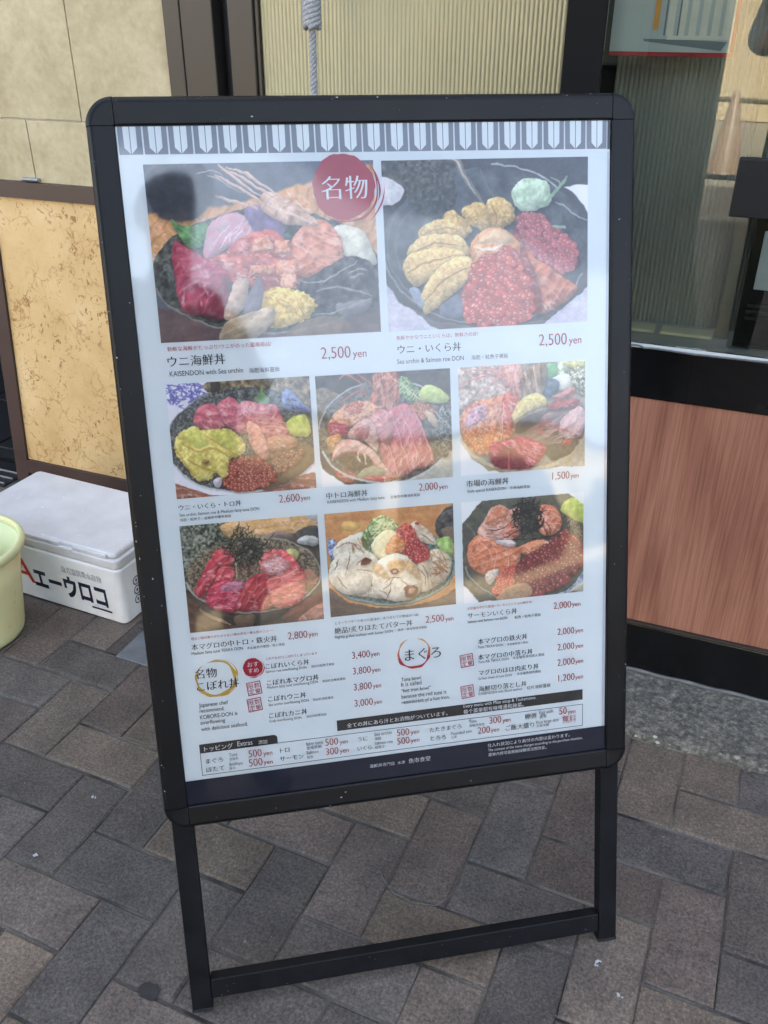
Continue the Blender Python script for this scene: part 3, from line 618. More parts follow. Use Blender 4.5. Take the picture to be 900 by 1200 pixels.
    p.blob([(352, 370), (400, 315), (470, 308), (530, 350), (545, 400), (520, 450), (420, 460), (362, 430)], (214, 130, 66), sh=0.4, n=0.06, c2=(228, 160, 96)); p.blob([(370, 365), (440, 312), (520, 345), (500, 370), (430, 360)], (226, 190, 138), a=0.75, soft=10); p.line([(365, 375), (400, 385), (450, 378), (480, 370)], 9, (250, 240, 226), 0.9)
    p.roe([(380, 420), (460, 390), (530, 390), (560, 480), (590, 600), (560, 660), (440, 690), (340, 660), (320, 570), (340, 490)], 14, (206, 84, 66), 330, dark=(126, 36, 34), hi=(248, 220, 210)); p.blob([(120, 540), (150, 530), (180, 580), (160, 610)], (160, 176, 206), n=0.1, a=0.8); p.blob([(240, 600), (310, 560), (320, 640), (250, 640)], (120, 124, 150), n=0.2, a=0.7)
    return p
def dish_toro():         # sea urchin, salmon roe, fatty tuna, blue-and-white bowl
    p = Print([(62, 92), (825, 50), (858, 643), (122, 697)], (52.8, 314.5, 224.5, 453.8), 3)
    p.fill((226, 228, 240), 0.02)
    for i in range(70):
        x, y = p.rs.rand() * 260 + 50, p.rs.rand() * 120 + 80; p.line([(x, y), (x + p.rs.randn() * 22, y + p.rs.randn() * 12), (x + p.rs.randn() * 30, y + p.rs.randn() * 20)], 9, (74, 78, 168), 0.85)
    p.blob([(296, 70), (900, 20), (900, 300), (500, 260), (330, 180)], (78, 68, 50), n=0.5, ns=26, c2=(120, 104, 78)); p.blob([(300, 70), (340, 68), (345, 160), (300, 160)], (40, 38, 36), a=0.9)
    p.blob([(60, 600), (200, 640), (420, 680), (860, 560), (900, 720), (60, 720)], (158, 88, 62), n=0.25, ns=14, sx=6, ang=-0.05, c2=(112, 60, 46))
    p.ell(468, 385, 402, 280, (46, 52, 54), sh=0.1, n=0.4, ns=9, c2=(86, 92, 92), rot=-0.06); p.ring(468, 385, 400, 279, 13, (188, 200, 204), 0.3, 2.9, 0.95, -0.06); p.ring(468, 385, 400, 279, 7, (128, 140, 148), 2.9, 4.3, 0.8, -0.06)
    p.blob([(670, 180), (690, 112), (740, 140), (830, 220), (836, 240), (700, 225)], (84, 102, 164), n=0.15, ns=20, c2=(130, 146, 190)); p.streaks([(690, 180), (740, 160), (780, 220), (700, 215)], 16, (40, 44, 80), 8, 0.7, 0.4, 24, 2)
    p.blob([(600, 420), (760, 400), (845, 420), (830, 520), (680, 620), (560, 640)], (124, 98, 66), n=0.4, ns=18, c2=(84, 60, 42))
    p.blob([(530, 165), (560, 140), (572, 95), (585, 140), (610, 170), (580, 200)], (104, 152, 92), n=0.2, ew=10, rough=4)
    p.blob([(210, 270), (235, 210), (300, 192), (340, 215), (380, 290), (330, 330), (250, 320), (215, 300)], (196, 76, 98), n=0.08, c2=(212, 104, 120)); p.blob([(330, 195), (380, 162), (430, 172), (480, 230), (520, 320), (460, 350), (390, 310), (345, 250)], (200, 84, 106), n=0.1, c2=(218, 122, 138)); p.blob([(455, 190), (530, 185), (640, 205), (680, 270), (720, 355), (620, 380), (520, 370), (480, 290)], (192, 68, 84), n=0.12, c2=(212, 108, 112)); p.streaks([(540, 230), (650, 230), (700, 340), (560, 350)], 16, (232, 164, 156), 9, 0.5, 0.1, 90, 0.1)
    p.blob([(490, 290), (540, 300), (580, 350), (610, 470), (560, 480), (500, 400)], (206, 120, 104), n=0.15, c2=(222, 150, 130)); p.blob([(610, 370), (740, 365), (745, 420), (640, 440), (600, 420)], (196, 128, 96), n=0.2, ns=12, sx=3)
    p.roe([(350, 580), (400, 500), (520, 470), (620, 520), (640, 600), (520, 650), (380, 645)], 11, (176, 66, 48), 260, dark=(86, 30, 22)); p.roe([(620, 460), (780, 440), (760, 500), (660, 560)], 11, (150, 84, 56), 90, dark=(74, 44, 30))
    p.blob([(700, 285), (760, 255), (805, 258), (836, 320), (820, 358), (750, 362), (715, 345)], (176, 192, 72), n=0.08, c2=(196, 208, 104), rough=3)
    p.blob([(112, 400), (140, 340), (200, 308), (260, 325), (330, 320), (400, 330), (450, 365), (478, 410), (450, 470), (400, 490), (385, 570), (350, 590), (320, 560), (290, 590), (230, 595), (180, 530), (130, 480)], (206, 186, 74), n=0.14, ns=16, c2=(222, 212, 116), rough=9, ew=26)
    for q in ([(150, 390), (230, 440), (310, 430), (400, 480)], [(180, 480), (260, 530), (330, 560)], [(120, 420), (160, 500), (230, 580)], [(260, 345), (330, 400), (440, 470)]): p.line(q, 13, (168, 116, 34), 0.6)
    p.blob([(160, 345), (230, 325), (280, 400), (240, 430), (190, 400)], (196, 206, 84), a=0.6, soft=14); p.blob([(290, 345), (370, 335), (430, 380), (420, 440), (350, 410)], (190, 200, 76), a=0.6, soft=14); p.ell(270, 495, 20, 12, (126, 90, 34), soft=10)
    p.blob([(305, 600), (345, 585), (345, 635), (320, 632)], (196, 190, 206), n=0.1)
    return p
def dish_chutoro():      # medium fatty tuna slices
    p = Print([(53, 105), (842, 58), (855, 700), (85, 745)], (231.5, 315.2, 401.3, 453.8), 4)
    p.fill((58, 54, 52), 0.2, 50)
    p.blob([(620, 690), (850, 540), (900, 560), (900, 760), (600, 740)], (178, 176, 160), sh=0.05, n=0.05)
    keep = p.outside([(20, 60), (900, 20), (900, 760), (640, 740), (400, 745), (220, 730), (90, 640), (62, 560), (55, 300)], False)
    p.blob([(60, 180), (180, 200), (250, 260), (120, 360), (60, 360)], (112, 98, 78), n=0.3, ns=18)
    p.ell(462, 425, 398, 305, (66, 66, 62), sh=0.15, n=0.3, ns=16, c2=(100, 96, 88), rot=-0.07); p.ring(462, 425, 396, 303, 12, (198, 202, 202), 0.2, 2.85, 0.9, -0.07); p.ring(462, 425, 394, 303, 9, (190, 192, 186), 3.3, 4.4, 0.8, -0.07); p.ring(462, 425, 394, 303, 10, (200, 204, 200), 4.95, 5.9, 0.85, -0.07)
    p.blob([(780, 290), (845, 270), (850, 520), (790, 580), (740, 480)], (50, 54, 52), n=0.5, ns=10, c2=(110, 112, 104))
    p.blob([(395, 90), (520, 80), (548, 180), (520, 280), (440, 300), (370, 270), (385, 180)], (140, 66, 48), n=0.3, ns=14, c2=(176, 96, 72), sx=5, ang=1.5); p.streaks([(410, 100), (510, 95), (520, 260), (400, 260)], 26, (214, 146, 116), 5, 0.6, 1.5, 90, 0.3)
    for q in ([(185, 130), (215, 100), (260, 105), (330, 160)], [(190, 255), (260, 210), (330, 180)], [(300, 95), (350, 130), (390, 170)], [(300, 220), (330, 190), (350, 230)]): p.line(q, 11, (196, 96, 78), 0.9)
    p.blob([(540, 110), (600, 120), (660, 190), (650, 250), (550, 220)], (66, 100, 54), n=0.4, ns=9, c2=(140, 168, 110)); p.streaks([(550, 130), (640, 180), (640, 240), (555, 210)], 24, (190, 214, 160), 4, 0.8, -0.9, 50, 0.4)
    p.line([(465, 85), (560, 160), (680, 255), (840, 395)], 7, (222, 200, 170), 0.85)
    p.blob([(655, 200), (700, 158), (770, 175), (835, 235), (800, 265), (720, 258), (670, 240)], (176, 196, 92), n=0.08, c2=(198, 212, 126))
    p.roe([(600, 260), (690, 260), (740, 310), (690, 350), (640, 330)], 12, (196, 108, 70), 50); p.blob([(690, 310), (735, 320), (766, 370), (755, 402), (710, 370)], (204, 176, 140), n=0.1)
    p.blob([(150, 340), (230, 260), (350, 250), (420, 290), (360, 350), (260, 390), (150, 430), (120, 400)], (206, 112, 66), n=0.25, ns=14, c2=(226, 156, 104)); p.streaks([(190, 320), (260, 270), (400, 280), (300, 360)], 30, (242, 196, 150), 5, 0.7, -0.4, 50, 0.9); p.roe([(230, 270), (300, 250), (330, 290), (260, 320)], 12, (216, 100, 66), 30, back=False)
    p.blob([(125, 380), (200, 370), (245, 390), (230, 440), (150, 450)], (176, 60, 84), n=0.15); p.blob([(120, 460), (200, 440), (170, 540), (130, 540)], (208, 140, 84), n=0.15)
    p.blob([(470, 300), (520, 275), (580, 265), (640, 330), (700, 460), (740, 600), (640, 650), (520, 690), (440, 600), (420, 450)], (190, 78, 88), n=0.08, c2=(204, 106, 112), sx=4, ang=1.1)
    for q in ([(540, 290), (600, 420), (660, 640)], [(620, 300), (690, 450), (735, 600)], [(490, 330), (540, 460), (600, 660)], [(430, 380), (480, 520), (530, 690)]): p.line(q, 9, (222, 160, 158), 0.7); p.line([(x + 9, y + 4) for x, y in q], 5, (150, 50, 58), 0.6)
    p.blob([(360, 350), (420, 295), (460, 300), (500, 360), (480, 480), (420, 470), (390, 400)], (202, 110, 108), n=0.1, c2=(218, 140, 134))
    p.blob([(240, 430), (290, 370), (350, 345), (390, 380), (415, 470), (400, 540), (330, 470), (250, 460)], (214, 158, 144), n=0.1, c2=(226, 180, 160)); p.blob([(280, 420), (320, 385), (360, 390), (345, 460), (290, 465)], (178, 84, 84), n=0.1, a=0.8, soft=10)
    p.blob([(145, 600), (160, 520), (210, 470), (290, 470), (380, 530), (440, 610), (500, 690), (420, 690), (380, 610), (290, 545), (200, 540)], (216, 150, 140), n=0.1, c2=(230, 186, 170)); p.line([(150, 590), (200, 545), (290, 545), (380, 600), (440, 690)], 10, (176, 76, 82), 0.8)
    p.blob([(200, 560), (290, 550), (370, 590), (340, 640), (230, 640)], (72, 52, 44), n=0.4, ns=10); p.line([(295, 545), (300, 600)], 8, (232, 220, 200), 0.8); p.line([(330, 560), (340, 610)], 12, (222, 202, 170), 0.8)
    p.blob([(290, 690), (330, 640), (400, 625), (450, 650), (420, 700), (330, 710)], (176, 168, 136), n=0.4, ns=8, c2=(120, 112, 84)); p.blob([(160, 640), (240, 650), (300, 700), (240, 720), (180, 690)], (160, 60, 50), n=0.3); p.blob([(330, 700), (480, 680), (520, 700), (400, 735)], (186, 70, 66), n=0.1)
    p.paperwhite(keep); p.ring(462, 425, 396, 303, 12, (190, 196, 198), 1.5, 2.85, 0.9, -0.07)
    return p
def dish_market():       # the day's mixed bowl
    p = Print([(85, 105), (835, 60), (828, 687), (110, 735)], (411.8, 315.2, 580.6, 453.5), 5)
    p.fill((150, 140, 122), 0.2, 40)
    keep = p.outside([(85, 100), (180, 90), (880, 20), (880, 760), (800, 690), (640, 690), (520, 715), (400, 722), (270, 705), (180, 640), (110, 540), (85, 400)], False); keep = np.maximum(keep, 0)
    p.blob([(80, 100), (400, 80), (440, 260), (200, 300), (80, 360)], (178, 152, 134), n=0.25, ns=22, c2=(210, 196, 186))
    p.blob([(600, 100), (680, 70), (840, 60), (840, 260), (720, 210), (640, 190)], (150, 168, 122), n=0.3, ns=16, c2=(214, 218, 196)); p.blob([(600, 95), (660, 80), (670, 140), (620, 165)], (112, 178, 116), n=0.15); p.blob([(615, 180), (690, 135), (740, 150), (760, 210), (680, 230)], (226, 224, 210), n=0.08); p.blob([(690, 80), (800, 60), (838, 90), (800, 115)], (214, 206, 124), n=0.12); p.blob([(740, 120), (835, 110), (835, 260), (770, 210)], (110, 110, 84), n=0.4, ns=10, c2=(206, 204, 176))
    p.ring(460, 420, 375, 285, 20, (206, 190, 150), 0.1, 2.9, 0.9)
    p.blob([(600, 160), (680, 190), (660, 260), (600, 280), (560, 220)], (84, 100, 116), n=0.2)
    p.blob([(460, 250), (470, 130), (540, 80), (600, 90), (600, 200), (560, 280), (490, 290)], (140, 108, 82), n=0.3, ns=14, sx=4, ang=1.4, c2=(172, 142, 112)); p.blob([(330, 90), (440, 80), (470, 160), (450, 280), (380, 260), (350, 180)], (176, 106, 88), n=0.25, sx=4, ang=1.4, c2=(206, 150, 130))
    for q in ([(90, 215), (180, 170), (300, 150), (380, 160)], [(130, 130), (240, 120), (350, 150)], [(200, 95), (300, 115), (370, 170), (420, 260)], [(280, 170), (340, 220), (400, 262)], [(170, 150), (300, 140), (420, 130)], [(380, 90), (330, 150), (250, 230), (160, 330)], [(420, 90), (400, 180), (420, 270)]): p.line(q, 10, (198, 112, 100), 0.85); p.line([(x, y - 3) for x, y in q], 3, (236, 190, 178), 0.8)
    p.streaks([(170, 250), (330, 200), (360, 300), (200, 320)], 20, (240, 220, 206), 4, 0.6, -0.7, 80, 0.4)
    p.blob([(100, 400), (170, 310), (300, 270), (400, 260), (440, 330), (420, 480), (340, 540), (280, 600), (200, 610), (130, 530)], (206, 96, 56), n=0.25, ns=16, c2=(222, 140, 92)); p.blob([(160, 350), (240, 320), (250, 400), (180, 450), (130, 430)], (196, 120, 152), n=0.25, ns=10, c2=(226, 186, 206), a=0.85, soft=10); p.roe([(130, 520), (170, 440), (260, 420), (290, 520), (230, 590)], 11, (222, 122, 64), 60, back=False)
    p.blob([(340, 290), (400, 250), (450, 300), (410, 400), (400, 500), (350, 520)], (196, 64, 42), n=0.2, c2=(214, 100, 70)); p.line([(350, 300), (345, 420), (338, 530)], 7, (236, 190, 166), 0.8); p.streaks([(180, 420), (330, 330), (340, 500), (220, 560)], 24, (240, 190, 150), 4, 0.6, 0.7, 50, 1.5)
    p.blob([(425, 450), (460, 400), (560, 350), (700, 330), (780, 300), (828, 350), (830, 480), (760, 560), (640, 620), (560, 560), (440, 510)], (104, 76, 70), n=0.3, ns=20, sx=4, ang=-0.3, c2=(150, 116, 106)); p.blob([(600, 330), (690, 290), (790, 290), (770, 330), (660, 345)], (176, 72, 62), n=0.15); p.blob([(640, 280), (700, 240), (760, 215), (770, 250), (690, 285)], (206, 126, 116), n=0.1)
    p.blob([(700, 400), (780, 340), (828, 350), (830, 450), (780, 520), (680, 500)], (196, 140, 136), n=0.1, c2=(214, 170, 164), sx=4, ang=-0.6); p.streaks([(640, 400), (790, 360), (800, 490), (640, 520)], 20, (226, 196, 186), 4, 0.6, -0.5, 110, 0.3); p.streaks([(480, 440), (620, 380), (720, 440), (600, 500)], 16, (176, 60, 60), 8, 0.6, 0.1, 80, 0.5)
    p.blob([(585, 560), (680, 545), (790, 530), (750, 600), (650, 650), (600, 610)], (50, 48, 44), n=0.3); p.blob([(690, 530), (760, 525), (745, 555), (700, 560)], (156, 50, 50), n=0.1); p.blob([(430, 430), (520, 370), (580, 380), (500, 460), (440, 490)], (62, 52, 46), n=0.3, a=0.9)
    p.blob([(400, 380), (430, 310), (510, 255), (560, 252), (600, 290), (600, 320), (520, 345), (450, 400), (415, 430)], (214, 188, 92), n=0.12, ns=12, c2=(230, 210, 130), rough=3); p.line([(410, 420), (450, 390), (530, 345), (600, 320)], 9, (120, 88, 40), 0.7)
    p.blob([(265, 580), (280, 545), (380, 530), (420, 505), (520, 520), (600, 570), (560, 660), (480, 700), (340, 690), (290, 660)], (166, 28, 56), n=0.18, ns=16, c2=(190, 46, 76)); p.streaks([(430, 520), (530, 540), (580, 570), (520, 620)], 40, (230, 150, 170), 4, 0.7, 0.8, 18, 1.6); p.blob([(290, 640), (380, 570), (480, 650), (470, 700), (340, 695)], (104, 22, 32), n=0.2, a=0.8, soft=14); p.line([(375, 600), (385, 700)], 12, (200, 70, 80), 0.7)
    p.streaks([(180, 640), (400, 715), (640, 690), (820, 560), (640, 720), (300, 730)], 70, (150, 120, 60), 6, 0.6, 0.2, 16, 2)
    p.paperwhite(keep)
    return p
def dish_tekka():        # tuna bowl with shredded seaweed
    p = Print([(47, 128), (818, 65), (848, 645), (103, 727)], (52.4, 488, 223.2, 627.4), 6)
    p.fill((62, 56, 50), 0.2, 40)
    p.blob([(30, 120), (310, 100), (330, 260), (220, 330), (130, 460), (60, 460)], (52, 60, 50), n=0.6, ns=13, c2=(104, 110, 96)); p.streaks([(60, 180), (140, 180), (160, 340), (80, 400)], 20, (140, 148, 140), 9, 0.5, 0.8, 50, 1)
    p.blob([(310, 105), (850, 50), (850, 130), (700, 160), (480, 190), (320, 190)], (206, 150, 76), n=0.12, ns=30, sx=4, c2=(222, 172, 104)); p.blob([(740, 60), (840, 50), (840, 90), (790, 100)], (170, 186, 206), soft=8, a=0.8)
    p.blob([(640, 660), (640, 600), (850, 500), (880, 660)], (118, 70, 54), n=0.2, sx=5, ang=-0.5); p.blob([(700, 650), (850, 545), (850, 640), (760, 660)], (176, 114, 88), n=0.15); p.blob([(60, 520), (200, 600), (300, 640), (300, 740), (60, 740)], (78, 56, 44), n=0.25, sx=5, ang=0.4)
    p.blob([(680, 185), (730, 135), (800, 125), (830, 160), (830, 250), (760, 250)], (54, 54, 54), n=0.2); p.ell(760, 205, 64, 26, (190, 196, 196), n=0.1); p.ell(790, 215, 36, 22, (150, 152, 152)); p.blob([(500, 190), (590, 150), (660, 170), (650, 195)], (130, 108, 112), a=0.8)
    p.ell(458, 398, 378, 212, (64, 60, 50), sh=0.15, n=0.4, ns=10, c2=(112, 100, 78), rot=-0.05); p.ring(458, 398, 376, 210, 9, (172, 178, 178), 0.0, 3.0, 0.95, -0.05); p.ring(458, 402, 372, 216, 7, (150, 150, 140), 4.6, 6.3, 0.8, -0.05)
    p.blob([(200, 600), (420, 618), (650, 585), (560, 660), (420, 690), (260, 660)], (44, 40, 38), n=0.2, a=0.9); p.blob([(345, 630), (455, 620), (440, 690), (360, 690)], (120, 96, 66), a=0.6); p.line([(155, 590), (200, 620), (320, 680)], 18, (140, 112, 88), 0.9)
    p.ell(770, 420, 50, 55, (176, 110, 84), n=0.25, a=0.8, soft=12)
    p.blob([(640, 275), (670, 248), (705, 262), (700, 300), (665, 320)], (178, 184, 96), n=0.1, c2=(200, 202, 130))
    for q, c in (([(135, 500), (150, 440), (190, 350), (230, 310), (260, 330), (240, 420), (190, 500), (165, 530)], (166, 34, 50)), ([(230, 310), (240, 270), (300, 258), (345, 290), (340, 340), (270, 345)], (186, 46, 58)), ([(240, 420), (265, 360), (330, 355), (350, 390), (330, 430), (250, 440)], (186, 50, 62)), ([(490, 320), (540, 255), (600, 270), (680, 340), (660, 380), (560, 410), (500, 380)], (190, 70, 74)), ([(595, 270), (640, 262), (700, 330), (740, 390), (740, 470), (690, 400)], (190, 54, 62)), ([(185, 560), (195, 510), (230, 450), (300, 430), (400, 440), (390, 500), (350, 600), (260, 598)], (170, 30, 58)), ([(350, 590), (370, 530), (420, 440), (470, 392), (530, 410), (560, 480), (565, 570), (480, 600)], (150, 34, 44)), ([(525, 440), (560, 410), (640, 385), (690, 355), (735, 410), (742, 500), (700, 560), (580, 582), (545, 520)], (198, 82, 78))):
        p.blob(q, c, n=0.12, ns=18, c2=[min(255, x * 1.18 + 10) for x in c], sx=3, ang=-0.5, ew=24)
    p.blob([(270, 470), (330, 435), (400, 440), (380, 480), (300, 490)], (176, 130, 160), a=0.75, soft=14, n=0.3, ns=8); p.blob([(500, 330), (590, 290), (660, 335), (620, 385), (540, 390)], (206, 150, 150), a=0.75, soft=10, n=0.3, ns=8); p.streaks([(210, 510), (380, 480), (350, 580), (220, 580)], 40, (222, 120, 142), 4, 0.5, -0.2, 30, 0.5); p.streaks([(540, 450), (700, 400), (720, 520), (590, 560)], 20, (226, 150, 138), 4, 0.6, 0.2, 70, 0.4); p.streaks([(400, 470), (500, 430), (540, 560), (420, 580)], 20, (190, 90, 70), 5, 0.5, -0.9, 50, 0.4)
    p.line([(540, 430), (640, 395), (700, 360)], 7, (236, 180, 170), 0.8); p.streaks([(510, 340), (600, 290), (650, 340), (570, 385)], 34, (236, 226, 228), 4, 0.7, 0.6, 24, 1.2)
    p.nori(400, 250, 105, 85, 130, lw=5); p.nori(400, 170, 50, 50, 26, lw=4); p.nori(470, 250, 90, 55, 26, lw=4); p.line([(430, 300), (500, 240), (572, 160)], 6, (30, 34, 32), 0.95); p.line([(355, 330), (360, 420)], 7, (200, 190, 150), 0.8); p.streaks([(340, 330), (460, 330), (440, 400), (350, 410)], 20, (90, 30, 34), 6, 0.6, 1.2, 30, 1)
    return p
def dish_scallop():      # seared scallops with butter
    p = Print([(52, 115), (808, 52), (823, 642), (87, 722)], (232, 488.4, 400, 626.2), 7)
    p.fill((186, 116, 62), 0.14, 26, (206, 140, 80), 6.0, -0.08); p.ell(200, 185, 60, 34, (226, 190, 96), soft=30, n=0.05, a=0.8)
    p.blob([(60, 540), (200, 630), (420, 665), (700, 620), (840, 540), (840, 740), (60, 740)], (78, 60, 52), n=0.2, ns=20, sx=5)
    p.blob([(705, 220), (712, 140), (760, 90), (830, 70), (840, 250), (760, 260)], (40, 42, 44), n=0.2, c2=(66, 68, 70)); p.line([(715, 150), (760, 110), (820, 90)], 7, (96, 100, 102), 0.7); p.blob([(740, 205), (830, 190), (830, 270), (790, 280)], (120, 94, 76), a=0.8)
    p.ell(448, 420, 376, 222, (58, 84, 82), sh=0.2, n=0.25, ns=12, c2=(104, 136, 128), rot=-0.08); p.ring(448, 424, 372, 218, 13, (112, 150, 146), 0.1, 3.0, 0.9, -0.08); p.ring(448, 432, 370, 220, 5, (46, 70, 72), 0.3, 2.8, 0.9, -0.08)
    p.blob([(66, 270), (110, 262), (130, 330), (85, 370)], (78, 100, 160), n=0.4, ns=8, c2=(150, 168, 204))
    p.blob([(240, 590), (420, 610), (640, 560), (720, 520), (600, 500), (300, 540)], (206, 196, 176), n=0.2, ns=8)
    cre = (214, 202, 178); cre2 = (232, 224, 206)
    p.blob([(100, 340), (130, 275), (210, 235), (290, 225), (320, 300), (290, 360), (180, 380), (120, 380)], cre, n=0.08, c2=cre2, sh=0.35); p.blob([(80, 480), (85, 400), (140, 340), (240, 320), (340, 350), (370, 400), (340, 490), (300, 560), (200, 582), (120, 550)], cre, n=0.07, c2=cre2)
    p.blob([(545, 190), (590, 152), (640, 190), (690, 240), (700, 290), (640, 280), (580, 250)], (208, 190, 160), n=0.15, c2=(226, 214, 190)); p.blob([(590, 420), (660, 330), (740, 320), (795, 390), (780, 470), (700, 520), (620, 500)], (204, 180, 148), n=0.15, c2=(222, 206, 178)); p.blob([(590, 420), (650, 430), (680, 540), (620, 570), (590, 500)], (210, 194, 166), n=0.1)
    p.blob([(270, 230), (330, 150), (380, 120), (440, 140), (490, 190), (440, 220), (350, 240), (300, 300)], (96, 132, 66), n=0.4, ns=10, c2=(160, 186, 120), rough=8); p.streaks([(290, 230), (370, 140), (470, 180), (340, 260)], 46, (196, 214, 160), 6, 0.75, -0.6, 36, 1.6); p.streaks([(270, 240), (330, 220), (320, 320), (270, 300)], 26, (60, 90, 50), 7, 0.8, 1.1, 50, 0.8)
    p.blob([(475, 215), (520, 170), (560, 180), (600, 250), (660, 320), (655, 380), (570, 380), (500, 350), (480, 280)], (178, 44, 40), n=0.3, ns=9, c2=(206, 84, 70)); p.roe([(500, 300), (600, 270), (660, 330), (620, 385), (520, 370)], 13, (190, 50, 50), 80, back=False)
    p.blob([(325, 310), (350, 250), (420, 205), (475, 230), (470, 300), (440, 345), (380, 372), (345, 350)], (222, 212, 156), n=0.06, c2=(236, 228, 182), smooth=True, ew=16); p.blob([(400, 330), (430, 260), (475, 236), (520, 290), (500, 340), (430, 350)], (222, 116, 52), n=0.1, c2=(236, 150, 80))
    p.blob([(705, 270), (740, 250), (790, 250), (808, 320), (790, 350), (740, 325)], (142, 190, 88), n=0.12, c2=(176, 212, 120), rough=5)
    p.blob([(328, 470), (350, 400), (420, 350), (500, 350), (580, 400), (612, 480), (600, 580), (520, 622), (430, 618), (350, 570)], (224, 212, 188), n=0.06, c2=(238, 230, 212), sh=0.4)
    for q in ([(340, 400), (360, 440), (420, 480)], [(500, 380), (560, 430), (600, 480)]): p.blob([(q[0][0], q[0][1]), (q[1][0] + 30, q[1][1] - 20), (q[2][0] + 10, q[2][1] + 20), (q[1][0] - 20, q[1][1] + 20)], (204, 142, 62), a=0.65, soft=16, n=0.2)
    p.ell(470, 420, 50, 44, (196, 132, 56), soft=24, a=0.75); p.streaks([(200, 290), (280, 260), (300, 330), (230, 330)], 16, (120, 70, 30), 7, 0.6, 0.8, 36, 1.4)
    for q in ([(435, 440), (465, 430), (485, 450), (470, 470), (440, 465)], [(515, 550), (550, 530), (590, 545), (580, 595), (530, 600)], [(260, 400), (290, 370), (330, 385), (290, 410)]): p.blob(q, (84, 26, 20), n=0.2, ew=8); 
    for q in ([(450, 445), (470, 445), (470, 460), (452, 460)], [(545, 555), (575, 555), (570, 580), (545, 582)]): p.blob(q, (206, 150, 132), a=0.8, ew=6)
    for q in ([(110, 440), (122, 400), (128, 375)], [(170, 470), (190, 400), (205, 330)], [(120, 480), (150, 520), (190, 550)], [(240, 440), (290, 440), (330, 450)], [(240, 410), (250, 390), (300, 370)], [(400, 520), (440, 490), (500, 490)], [(400, 560), (430, 530), (460, 480)], [(430, 610), (410, 580), (380, 560)], [(440, 520), (430, 580), (410, 615)], [(500, 500), (540, 530), (590, 530)], [(600, 430), (640, 480), (640, 530)], [(610, 400), (650, 450), (660, 520)], [(690, 380), (730, 430), (700, 480)], [(740, 420), (770, 450)], [(700, 460), (760, 440)], [(120, 310), (180, 280), (240, 290)], [(610, 220), (650, 250), (690, 280)]): p.line(q, 6, (96, 50, 26), 0.8)
    p.streaks([(660, 340), (750, 340), (770, 450), (680, 460)], 36, (140, 84, 40), 6, 0.6, 0.6, 40, 1.6); p.ell(595, 168, 16, 11, (180, 60, 40))
    return p
